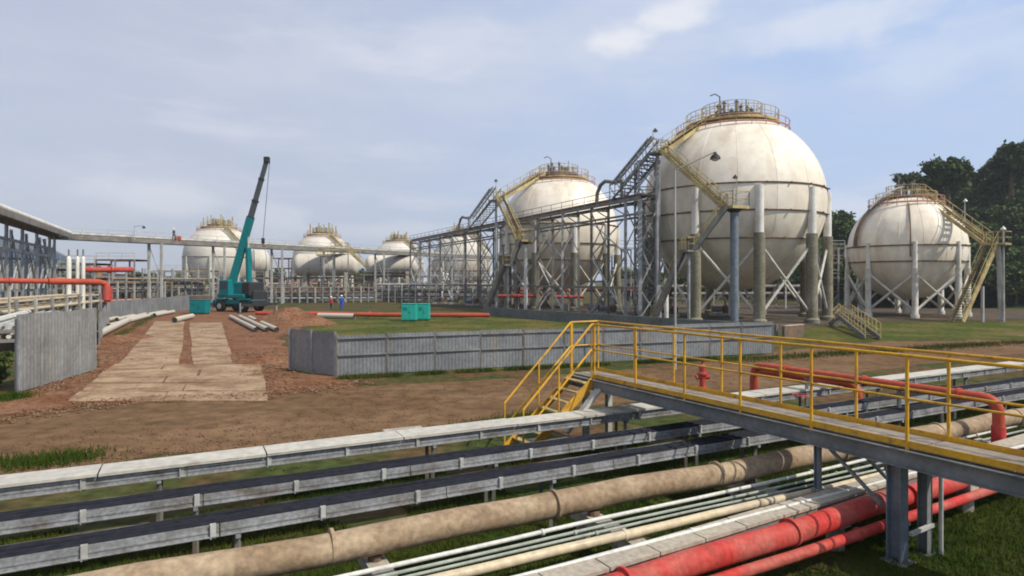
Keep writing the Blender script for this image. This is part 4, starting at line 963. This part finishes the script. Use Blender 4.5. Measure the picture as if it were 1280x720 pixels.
# pump skids / valves beneath trestle, small things
def skid(x, Y, lab, m='rusty'):
    c = Vector(((x-640)/F*Y, Y, 0)); t = thing('pump_skid', c, lab, 'pump', 'pumps beneath the trestle and tanks')
    MB().box(c+UP*.15, (2.2, 1.0, .3)).build('base', M['concrete'], t)
    MB().tube([c+Vector((-.9, 0, .75)), c+Vector((.1, 0, .75))], .36, 14).build('motor', M['boxteal'] if m == 'g' else M['bluesteel'], t, True)
    MB().lathe(c+Vector((.6, 0, .3)), [(.3, 0), (.42, .3), (.42, .7), (.2, .9)], 14).build('pump_body', M['rusty'], t, True)
    bendpipe([c+Vector((.6, 0, 1.1)), c+Vector((.6, 0, 2.0)), c+Vector((.6, 1.6, 2.0))], .12, 8).build('riser', M['palesteel'], t, True)
for i, (x, Y) in enumerate([(548, 105), (566, 103), (590, 98), (612, 94), (745, 74), (760, 72), (836, 68), (900, 70)]):
    skid(x, Y, 'pump with a riser pipe, ' + ['under the far left end of the trestle', 'second from the far left of the trestle', 'below the middle of the trestle', 'left of the middle tank legs', 'between trestle and middle tank right leg', 'near the right end of the trestle', 'beside the left leg of the largest tank', 'below the centre of the largest tank'][i])
# thin yellow stile near the largest tank
c = P(1040, 408); t = thing('step_stile', c, 'small yellow step stile by the right foot of the largest tank', 'stairs')
flight(t, c+UP*.1, c+Vector((.9, 0, .9)), .9, M['darksteel'], M['olive']); flight(t, P(1091, 425)+UP*.1, c+Vector((1.0, 0, .9)), .9, M['darksteel'], M['olive'], name='lower_stair')
# lamp posts
def lamp_post(base, h, arm, lab, r=.07, n=8, headm='dark'):
    base = Vector(base); t = thing('lamp_post', base, lab, 'lamp post', 'lamp posts around the tanks')
    MB().tube([base, base+UP*h], [r*1.2, r*.7], n).build('pole', M['palesteel'], t, True)
    top = base+UP*h; e = top+Vector(arm)
    MB().tube([top, top.lerp(e, .96)+UP*.05, e], r*.6, 6).build('arm', M['steel'], t, True)
    MB().lathe(e-UP*.28, [(.24, 0), (.2, .12), (.07, .25), (.05, .32)], 12).build('lamp_head', M[headm], t, True)
    MB().lathe(e-UP*.36, [(.1, 0), (.2, .08)], 12).build('lamp_lens', M['lampglass'], t, True)
# lamp arm in front of tank 1
pb_ = P(844, 462); lamp_post(pb_, 4+(HY-213)/F*pb_.y, (50/F*pb_.y, 0, 22/F*pb_.y), 'tall thin grey lamp pole with slanting arm rising behind the catwalk railing', .05)
lamp_post(low1+Vector((.1, -.2, 0)), 2.6, (-.1, 0, .1), 'short lamp post on the stair landing of the largest tank', .04)
p = P(1250, 402); lamp_post(p+Vector((.1, -.3, 0)), 4+(HY-285)/F*p.y, (-.1, -.1, .1), 'lamp post beside the stair of the right tank', .09, headm='lampglass')
p = D(1206, 250, 74); lamp_post((p.x, p.y, 0), p.z, (0, -.1, .1), 'lamp post behind the right tank in front of dark trees', .08, headm='lampglass')
p = D(621, 232, 80); lamp_post(Vector(up2), 2.6, (0, 0, .1), 'short lamp post on the upper landing by the middle tank', .04)
p = Vector(up1); lamp_post(p+Vector((-.4, 0, 0)), 2.2, (.25, 0, .1), 'short lamp post on the upper landing by the largest tank', .04)
p = D(168, 283, 86); lamp_post((p.x, p.y, BZ), p.z-BZ, (1.3, 0, .05), 'lamp post standing on the long pipe bridge', .06)
# white bollards beneath tank 1
for i, (x, y0) in enumerate([(833, 345), (824, 352)]):
    c = P(x, 404); t = tag(MB().lathe(c, [(.2, 0), (.2, 4.0-(y0-HY)*0+.0-.6*i), (.1, 4.15-.6*i)], 12).build('vent_post', M['sleeve'], smooth=True, loc=c), ['taller white vent post left of the blue grey column', 'shorter white vent post left of the blue grey column'][i], 'vent post', 'white vent posts')
# ---------------- crane ----------------
cc = P(300, 389.5); cr = thing('mobile_crane', cc, 'teal mobile crane with raised dark telescopic boom at the end of the track', 'crane')
rz = R(-24); Mx = Matrix.Rotation(rz, 3, 'Z')
def C_(x, y, z): return cc+Mx @ Vector((x, y, z))
def cbox(nm, x, y, z, sx, sy, sz, m, bev=.06, par=cr): return MB().box(C_(x, y, z), (sx, sy, sz), rz, bev).build(nm, M[m], par)
cbox('chassis', 0, 0, 1.25, 6.6, 2.2, .6, 'teal'); cbox('front_apron', -3.0, 0, 1.0, .9, 2.5, .9, 'teal'); cbox('rear_apron', 3.1, 0, 1.1, .6, 2.5, .8, 'dark')
cbox('fender', -1.9, -1.15, 1.62, 1.9, .6, .12, 'teal'); cbox('fender', 1.9, -1.15, 1.62, 1.9, .6, .12, 'teal')
for x in (-1.9, 1.9):
    for y in (-1.25, 1.25):
        c0 = C_(x, y, .72); ax = Mx @ Vector((0, 1, 0)); tt = MB().tube([c0-ax*.28, c0-ax*.22, c0+ax*.22, c0+ax*.28], [.62, .72, .72, .62], 24).build('tyre', M['rubber'], cr, True)
        MB().tube([c0-ax*.3, c0+ax*.3], .34, 16).build('rim', M['palesteel'], tt, True)
for x in (-3.2, 3.2):
    MB().beam(C_(x, -2.9, .95), C_(x, 2.9, .95), .3, .3).build('outrigger_beam', M['dark'], cr)
    for y in (-2.9, 2.9):
        MB().tube([C_(x, y, .1), C_(x, y, 1.2)], .11, 10).build('outrigger_jack', M['steel'], cr, True); MB().tube([C_(x, y, 0), C_(x, y, .1)], .35, 14).build('outrigger_pad', M['dark'], cr)
MB().lathe(C_(.2, 0, 1.55), [(1.0, 0), (1.0, .25)], 24).build('turntable', M['dark'], cr)
cbox('superstructure', .3, -.1, 2.8, 2.8, 1.2, 1.9, 'teal', .12); cbox('deck_guard', -.2, -.9, 2.0, 4.6, .9, .5, 'teal', .08); cbox('counterweight', 2.2, 0, 2.9, 1.4, 2.4, 1.7, 'dark', .12); cbox('engine_cover', 2.6, .2, 2.05, 1.3, 2.1, 1.3, 'dark', .12)
cb = cbox('operator_cab', -1.2, -.95, 3.0, 1.8, 1.0, 2.1, 'teal', .12)
cbox('cab_window', -1.2, -1.46, 3.35, 1.35, .02, .85, 'glass', 0, cr); cbox('windscreen', -2.11, -.95, 3.35, .02, .75, .95, 'glass', 0, cr)
cbox('winch', .9, .0, 3.2, .8, .9, .5, 'dark', .08)
bt = D(333.5, 200, cc.y-1.5); bb = C_(1.0, .1, 2.9); bb.x = D(288, 358, cc.y).x
bb = Vector((D(290, 358, cc.y).x, cc.y-.3, 3.1)); dv = bt-bb
def seg(f0, f1, w_, h_, m, nm): 
    return MB().beam(bb+dv*f0, bb+dv*f1, w_, h_, up=(1, 0, 0)).build(nm, M[m], cr)
seg(-.03, .55, .7, .8, 'teal', 'boom_base'); seg(.55, .68, .5, .6, 'boomgrey', 'boom_section'); seg(.68, .85, .44, .52, 'boomgrey', 'boom_section'); seg(.85, 1.0, .38, .46, 'boomgrey', 'boom_section')
MB().box(tuple(bt), (.7, .5, .8), 0, .08).build('boom_head', M['dark'], cr)
for f in (.55, .68, .85): MB().beam(bb+dv*(f-.008), bb+dv*(f+.008), 1.0-.6*f, 1.1-.6*f, up=(1, 0, 0)).build('boom_collar', M['dark'], cr)
lp_ = bb+dv*.40+Vector((.35, 0, 0)); lb = Vector((D(313, 360, cc.y).x, cc.y-.3, 2.6))
MB().tube([lb, lb.lerp(lp_, .8)], .36, 12).build('lift_cylinder', M['teal'], cr, True); MB().tube([lb.lerp(lp_, .6), lp_], .14, 10).build('lift_rod', M['palesteel'], cr, True)
hk = D(328.8, 298, cc.y-1.5); s0 = bt+Vector((.35, 0, -.2))
MB().tube([s0, hk], .035, 5).build('hoist_rope', M['dark'], cr); h_ = MB().box(tuple(hk-UP*.3), (.35, .3, .7), 0, .05).build('hook_block', M['dark'], cr)
MB().tube([hk-UP*.65, hk-UP*.9, hk-UP*1.05+Vector((.12, 0, 0)), hk-UP*.95+Vector((.25, 0, 0))], .05, 6).build('hook', M['dark'], cr)
# cabinets
def cabinet(x0, x1, yb, hgt, lab, m='boxteal'):
    a, b = P(x0, yb), P(x1, yb); w_ = (b-a).length; c = (a+b)/2; t = thing('equipment_cabinet', c, lab, 'cabinet', 'teal cabinets')
    MB().box(c+UP*(.12+hgt/2), (w_, 1.2, hgt), 0, .03).build('body', M[m], t); MB().box(c+UP*.06, (w_*.92, 1.0, .12)).build('skid', M['dark'], t)
    MB().box(c+UP*(.12+hgt+.03), (w_*1.03, 1.26, .05)).build('lid', M[m], t)
    for s in (-.25, .25): MB().box(c+Vector((s*w_, -.61, .12+hgt*.5)), (w_*.44, .02, hgt*.84), 0).build('door', M[m], t)
    for k in range(5): MB().box(c+Vector((-.25*w_, -.625, .12+hgt*(.6+.05*k))), (w_*.3, .02, .03)).build('louvre', M['teal'], t)
    MB().box(c+Vector((.08*w_, -.63, .12+hgt*.5)), (.04, .04, .2)).build('handle', M['dark'], t); return t
cabinet(503, 521, 401.5, 1.55, 'left one of the pair of bright teal cabinets on the grass'); cabinet(523, 537, 400.5, 1.5, 'right one of the pair of bright teal cabinets on the grass')
cabinet(240, 260, 392.5, 1.5, 'dark teal box standing left of the crane wheels', 'teal')
c = P(250, 392, 0); tag(MB().box((c.x, c.y+.2, 1.95), (2.2, 1.3, .45), .1, .05).build('timber_crate', M['rusty'], loc=(c.x, c.y, 1.7)), 'brown timber crate lying on the dark teal box by crane', 'crate')
# pipes lying on the ground
def yard(xa, ya, xb, yb, r, z, lab, m='yard', grp='loose pipes lying beside the track'):
    a, b = P(xa, ya), P(xb, yb); a.z = b.z = z+r; t = thing('loose_pipe', a, lab, 'pipe', grp); dd = (b-a).normalized()
    vs = MB(); vs.tube([a, b], r, 16, cap=False); vs.tube([b, a], r*.86, 16, cap=False)
    o_ = vs.build('pipe_wall', M[m], t, True)
    for p, s in ((a, 1), (b, -1)): MB().tube([p+dd*s*.02, p+dd*s*.04], r*.87, 16).build('dark_bore', M['dark'], t)  # dark disc inside each mouth paints in the shade of the bore
    return t
k = 0
for (xa, ya, xb, yb, r, lab) in [(119, 425, 164, 402, .26, 'nearest cream pipe at the left of the track, beside the tall fence end'), (136, 411, 186, 397, .2, 'cream pipe with dark end beyond the nearest one'), (130, 404, 180, 393, .2, 'cream pipe second from the fence left of the track'), (146, 402.5, 190, 392, .2, 'third cream pipe from the fence left of the track'), (158, 402, 196, 391.5, .2, 'fourth cream pipe from the fence left of the track'), (185, 396, 208, 391.5, .2, 'pale pipe at the far end of the left pile'), (193, 396.5, 217, 392, .2, 'pale pipe farthest right in the left pile'),
        (218, 404, 240, 398.5, .26, 'short pale pipe lying alone in the middle of the track head')]:
    yard(xa, ya, xb, yb, r, .03, lab)
for i, (xa, ya, xb, yb, lab) in enumerate([(320, 415, 288, 398, 'left one of three pale pipes right of the track'), (334, 415, 300, 398, 'middle one of three pale pipes right of the track'), (346, 415, 312, 399, 'right one of three pale pipes right of the track')]):
    yard(xa, ya, xb, yb, .18, .02, lab)
yard(398, 398, 443, 399, .28, .02, 'whitish pipe lying on the grass in front of the long orange pipe')
c = P(576, 397); tag(clods('stone_heap', lambda r: (c.x+r.randn()*.5, c.y+r.randn()*.4, .05+abs(r.randn())*.08), 60, .08, .22, M['concrete'], 9), 'small pale stone heap on the grass right of the cabinets', 'stones')

# ---------------- people ----------------
def person(base, ht, top, leg, label, facing=0, stride=.12):
    base = Vector(base); t = thing('person', base, label, 'person'); k = ht/1.72; Mz = Matrix.Rotation(facing, 3, 'Z')
    J = {'pel': (0, 0, .94, .15), 'wst': (0, 0, 1.08, .135), 'chs': (0, .0, 1.28, .165), 'nck': (0, 0, 1.46, .062), 'hd': (0, -.01, 1.57, .092), 'cr': (0, 0, 1.66, .08)}
    E = [('pel', 'wst'), ('wst', 'chs'), ('chs', 'nck'), ('nck', 'hd'), ('hd', 'cr')]
    for s, q in ((-1, 'l'), (1, 'r')):
        f = stride*s
        J.update({'hip'+q: (.1*s, 0, .88, .1), 'kn'+q: (.11*s, -f*.6-.02, .48, .065), 'an'+q: (.115*s, -f, .09, .042), 'to'+q: (.13*s, -f-.15, .035, .035),
                  'sh'+q: (.19*s, 0, 1.38, .065), 'el'+q: (.25*s, .03+f*.3, 1.10, .046), 'wr'+q: (.25*s, -.1+f*.6, .88, .03), 'ha'+q: (.245*s, -.13+f*.6, .80, .032)})
        E += [('pel', 'hip'+q), ('hip'+q, 'kn'+q), ('kn'+q, 'an'+q), ('an'+q, 'to'+q), ('chs', 'sh'+q), ('sh'+q, 'el'+q), ('el'+q, 'wr'+q), ('wr'+q, 'ha'+q)]
        for g_ in range(5):
            fn = 'f%d%s' % (g_, q); hx, hy, hz_ = J['ha'+q][:3]; o1 = (g_-1.5)*.016 if g_ < 4 else 0
            J[fn] = (hx+(-.02*s if g_ == 4 else 0), hy+(o1 if g_ < 4 else -.045), hz_-(.075-.006*abs(g_-1) if g_ < 4 else .03), .008); E.append(('ha'+q, fn))
    names = list(J); vs = [Mz @ Vector(J[n_][:3])*k for n_ in names]
    me = bpy.data.meshes.new('body'); me.from_pydata([tuple(v) for v in vs], [(names.index(a), names.index(b)) for a, b in E], [])
    o_ = bpy.data.objects.new('body', me); COL.objects.link(o_); o_.parent = t
    sk = o_.modifiers.new('skin', 'SKIN')
    if not me.skin_vertices: 
        bpy.context.view_layer.objects.active = o_
    for i, n_ in enumerate(names): me.skin_vertices[0].data[i].radius = (J[n_][3]*k, J[n_][3]*k)
    me.skin_vertices[0].data[0].use_root = True
    ss = o_.modifiers.new('sub', 'SUBSURF'); ss.levels = 1; ss.render_levels = 1
    dg = bpy.context.evaluated_depsgraph_get(); bm_ = bpy.data.meshes.new_from_object(o_.evaluated_get(dg)); o_.modifiers.clear(); o_.data = bm_; bm_.name = 'body'
    for m_ in (M['skin'], M[top], M[leg]): bm_.materials.append(m_)
    for p_ in bm_.polygons:
        z = p_.center.z/k; x = abs(p_.center.x)/k; p_.material_index = 0 if z > 1.45 or (z < .90 and math.hypot(p_.center.x, p_.center.y)/k > .19 and z > .68) else 1 if z > .92 else 2; p_.use_smooth = True
    hd = base+UP*(1.60*k)
    MB().lathe(hd+UP*.04*k, [(.145*k, 0), (.125*k, .02*k), (.115*k, .07*k), (.07*k, .13*k), (.01, .15*k)], 16).build('helmet', M['hat'], t, True)
    fd = Mz @ Vector((0, -1, 0)); sd = Mz @ Vector((1, 0, 0))
    MB().tube([hd-UP*.03*k+fd*.085*k, hd-UP*.055*k+fd*.112*k], [.012, .016], 6).build('nose', M['skin'], t, True)
    for s in (-1, 1): MB().box(hd+fd*.09*k+sd*s*.033*k-UP*.01, (.02, .012, .01), facing).build('eye', M['dark'], t)
    return t
p = P(427, 387.5); person(p, 1.95, 'blue', 'blue', 'worker in blue overalls standing behind the long orange pipe', .3)
p = P(414, 387.5); person(p, 1.78, 'redcloth', 'navy', 'worker in a red top standing left of the blue worker', -.4)
p = brx(216); person((p.x, p.y+.3, BZ+.31), 1.75, 'navy', 'navy', 'dark dressed worker walking on the long pipe bridge', 1.3, .2)
p = brx(221); c = Vector((p.x, p.y+.3, BZ+.31)); tag(MB().box(c+UP*.35, (.8, .5, .7), 0, .05).build('red_box', M['orange'], loc=c), 'small orange box beside the worker on the bridge', 'box')

# ---------------- vegetation ----------------
def leafcrown(seed, rx, rz_, nclump, nleaf, ls):
    r = np.random.RandomState(seed); V = []; 
    lob = [(r.uniform(-.45, .45)*rx, r.uniform(-.45, .45)*rx, r.uniform(-.3, .45)*rz_, r.uniform(.4, .62)) for _ in range(7)]
    cs_ = []
    for i in range(nclump):
        l = lob[r.randint(len(lob))]; u = r.randn(3); u /= np.linalg.norm(u); q = r.uniform(.6, 1.0)
        cs_.append((l[0]+u[0]*rx*l[3]*q, l[1]+u[1]*rx*l[3]*q, l[2]+u[2]*rz_*l[3]*q))
    for c_ in cs_:
        cr_ = r.uniform(.35, .8)*rx*.2
        p_ = np.array(c_)+r.randn(nleaf, 3)*cr_*.75*np.array((1, 1, .7))
        a = r.randn(nleaf, 3); a /= np.linalg.norm(a, axis=1)[:, None]; b = np.cross(a, r.randn(nleaf, 3)); b /= np.linalg.norm(b, axis=1)[:, None]
        s = ls*(.5+r.rand(nleaf, 1)); V.append(np.stack([p_-a*s, p_+b*s*.55, p_+a*s, p_-b*s*.55], 1).reshape(-1, 3))
    V = np.concatenate(V); return V, np.arange(len(V)).reshape(-1, 4)
crowns = []
for i in range(5):
    V, Fc = leafcrown(20+i, 3.4, 3.0, 95, 75, .27); crowns.append(np_mesh('crown', V, Fc, M['leaf' if i % 2 == 0 else 'leaf2'], 4))
tm = MB(); tm.tube([(0, 0, -5.2), (.1, .05, -3.2), (-.05, .1, -1.5), (.1, 0, .3), (.2, .1, 1.8)], [.32, .24, .2, .13, .05], 8)
for k in range(7):
    a = k*.9; z = -2.6+.5*k; tm.tube([(0, 0, z), (math.cos(a)*.9, math.sin(a)*.9, z+.9), (math.cos(a)*1.9, math.sin(a)*1.9, z+1.5)], [.12, .08, .03], 5)
trunkm = tm.mesh('trunk', M['bark'], smooth=True)
def tree(p, sc, i, label, sz=None):
    t = thing('broadleaf_tree', p, label, 'tree', 'trees on the hill and around the plant'); rzz = rnd.uniform(0, 6.28)
    for nm, me in (('trunk', trunkm), ('crown', crowns[i % 5])):
        o_ = bpy.data.objects.new(nm, me); COL.objects.link(o_); o_.parent = t; o_.location = (0, 0, 5.0*sc); o_.scale = (sc, sc, sc*(sz or 1)); o_.rotation_euler.z = rzz
    return t
def ss(x): x = max(0, min(1, x)); return x*x*(3-2*x)
def hh(x, y):
    a = ss((x-50-.10*(y-80))/58)*ss((y-82)/48)*25
    return a+(noise.noise(Vector((x*.03, y*.03, 0)))*3+noise.noise(Vector((x*.1, y*.1, 2)))*.8)*min(1, a/8)-.25
mb = MB(); nx, ny = 60, 50; X0, X1, Y0, Y1 = 46, 300, 78, 300
vs = [(X0+(X1-X0)*(i/nx)**1.3, Y0+(Y1-Y0)*(j/ny)**1.2, 0) for j in range(ny+1) for i in range(nx+1)]
vs = [(x, y, hh(x, y)) for x, y, _ in vs]
mb.add(vs, [(j*(nx+1)+i, j*(nx+1)+i+1, (j+1)*(nx+1)+i+1, (j+1)*(nx+1)+i) for j in range(ny) for i in range(nx)])
tag(mb.build('hill', M['hill'], smooth=True), kind='structure')
lab = {0: 'leafy tree in the dense wood covering the hill at right', 1: 'leafy tree in the dense wood covering the hill at right'}
r2 = random.Random(11); cnt = 0
spec = [(1185, 216, 108, 1.28, 'large round dark tree standing out above the hill crest'), (1134, 226, 125, .72, 'small lone tree just above the right tank'), (1264, 200, 112, 1.25, 'large dark tree at the top right corner of the hill'), (1041, 278, 108, 1.2, 'tree peeping out between the two right hand tanks'), (1049, 292, 104, .8, 'lower tree between the two right hand tanks'), (1165, 235, 112, .9, 'dark tree left below the large round tree'), (1280, 195, 118, 1.2, 'tree cut by the right picture edge on the hill top')]
for i, (x, y, Y, sc, lb_) in enumerate(spec):
    c = D(x, y, Y); g0 = hh(c.x, c.y) if c.x > 46 else 0
    zc = c.z; base = max(g0, zc-5.0*sc-2); base = min(base, zc-2.5*sc)
    tree((c.x, c.y, zc-5.0*sc if zc-5*sc > g0-3 and zc-5*sc < g0+.5 else zc-5.0*sc), sc, i, lb_)
placed = []
tries = 0
while cnt < 240 and tries < 14000:
    tries += 1
    Y = r2.uniform(84, 150); x = r2.uniform(1075, 1310); X = (x-640)/F*Y
    g0 = hh(X, Y)
    if any((X-a)**2+(Y-b)**2 < (2.5)**2 for a, b in placed): continue
    if g0 < .2 and Y < 88: continue
    yt = HY-(g0+6-EYE)*F/Y
    if yt < 198 and x < 1235 : continue
    if 1200 < x < 1245 and 108 < Y < 150 and g0 > 20: continue
    placed.append((X, Y)); tree((X, Y, g0-.3), r2.uniform(.75, 1.15), cnt, lab[(cnt % 5) % 2]); cnt += 1
for i in range(46):
    x = r2.uniform(770, 1085); Y = r2.uniform(118, 150); X = (x-640)/F*Y
    tree((X, Y, max(0, hh(X, Y) if X > 46 else 0)-1.6), r2.uniform(.8, 1.1), i, 'tree in the dark row behind the legs of the largest tank')
# low tree belt far behind the plant
for i in range(60):
    x = r2.uniform(-40, 1060); Y = r2.uniform(235, 290); X = (x-640)/F*Y
    tree((X, Y, -1.5), r2.uniform(1.0, 1.45), i, 'tree in the low belt far behind the plant')
for i, (x, Y, sc) in enumerate([(205, 150, .55), (222, 148, .6), (240, 146, .5), (255, 150, .55), (212, 140, .4)]):
    X = (x-640)/F*Y; tree((X, Y, -.8), sc*1.3, 1, ['leftmost bushy tree in the row left of the crane', 'second bushy tree from the left in the row left of the crane', 'middle bushy tree in the row left of the crane', 'bushy tree nearest the crane in the row left of it', 'lowest bush in front of the tree row left of the crane'][i])
# distant blue ridge
mb = MB(); n_ = 60; vs = []
for j, (dY, k) in enumerate(((0, 0), (60, .55), (160, 1), (330, .7), (500, 0))):
    for i in range(n_+1):
        x = -900+i*19; X = (x-640)/F*900; px = x
        h = 62*ss((175-px)/170)*(1+.25*noise.noise(Vector((i*.35, j, 0))))+12*(1+noise.noise(Vector((i*.25, 4, 1))))
        vs.append((X*(1+dY/900), 900+dY, h*k-1))
mb.add(vs, [(j*(n_+1)+i, j*(n_+1)+i+1, (j+1)*(n_+1)+i+1, (j+1)*(n_+1)+i) for j in range(4) for i in range(n_)])
tag(mb.build('distant_hills', M['farhill'], smooth=True), kind='structure')
# grass blades
def grass(name, pts, hmin, hmax, wd, label, seed=2):
    r = np.random.RandomState(seed); n_ = len(pts); pts = np.asarray(pts, float)
    h = hmin+(hmax-hmin)*r.rand(n_, 1)**1.5; a = r.rand(n_)*6.28; dx = np.stack([np.cos(a), np.sin(a), a*0], 1)*wd
    lean = r.randn(n_, 3)*.35*h; lean[:, 2] = 0
    V = np.stack([pts-dx, pts+dx, pts+lean+np.concatenate([np.zeros((n_, 2)), h], 1)], 1).reshape(-1, 3)
    o_ = bpy.data.objects.new(name, np_mesh(name, V, np.arange(len(V)).reshape(-1, 3), M['grass'])); COL.objects.link(o_); return tag(o_, label, 'grass', kind='stuff')
r = np.random.RandomState(4); pts = []
while len(pts) < 330000:
    u = r.uniform(-3, 26, 40000); v = r.uniform(1.0, 12.2, 40000)
    X = .866*u-.5*v; Y = .5*u+.866*v
    px = 640+F*X/np.maximum(Y, .1); ok = (Y > 3.5) & (px > -60) & (px < 1340) & (r.rand(40000) < np.clip(14/(Y+2), .2, 1))
    for a_, b_ in zip(X[ok], Y[ok]):
        if b_ < 9.5 or a_ > 5 or noise.noise(Vector((a_*.7, b_*.7, 0))) > -.22+ (.15 if b_ > 11 else 0): pts.append((a_, b_, 0))
grass('pipeway_grass', pts, .04, .13, .0065, 'green grass growing under and between the foreground pipes')
pts = []
def gband(a, b, wd, n):
    for _ in range(n):
        t_ = r.rand(); p = a.lerp(b, t_); pts.append((p.x+r.randn()*wd, p.y+r.randn()*wd, 0.01)) if noise.noise(p*.8) > -.25 else None
gband(P(425, 474), P(905, 449), .14, 14000); gband(P(560, 545), P(700, 520), .35, 8000); gband(P(0, 582), P(110, 572), .35, 1600)
gband(P(0, 500), P(20, 496), .3, 1500); gband(P(900, 452), P(1280, 428), .5, 9000); gband(P(130, 430), P(190, 396), .3, 3000)
grass('verge_grass', pts, .06, .24, .012, 'tufts of grass along the metal fence and road edges', 6)
for i, (x, y) in enumerate([(8, 470), (4, 486), (14, 462)]):
    c = P(x, y); o_ = bpy.data.objects.new('shrub', crowns[1]); COL.objects.link(o_); o_.location = (c.x-.8, c.y, .35); o_.scale = (.22, .22, .2); tag(o_, ['green shrub in the gap at the left edge, middle one', 'lowest green shrub at the left edge by the fence foot', 'highest green shrub at the left edge behind the fence'][i], 'shrub', 'shrubs by the left fence')

# ---------------- haze ----------------
hm = bpy.data.materials.new('haze_air'); hm.use_nodes = True; t_ = hm.node_tree; t_.nodes.clear()
oo = t_.nodes.new('ShaderNodeOutputMaterial'); pv = t_.nodes.new('ShaderNodeVolumePrincipled'); pv.inputs['Density'].default_value = .00035
pv.inputs['Color'].default_value = (.80, .86, .95, 1); pv.inputs['Anisotropy'].default_value = .1
t_.links.new(pv.outputs[0], oo.inputs['Volume'])
hzb = MB().box((0, GS/2, 54.5), (2*GS+60, GS+180, 111)).build('haze', hm); tag(hzb, 'thin pale haze over the whole plant', 'haze', kind='stuff')
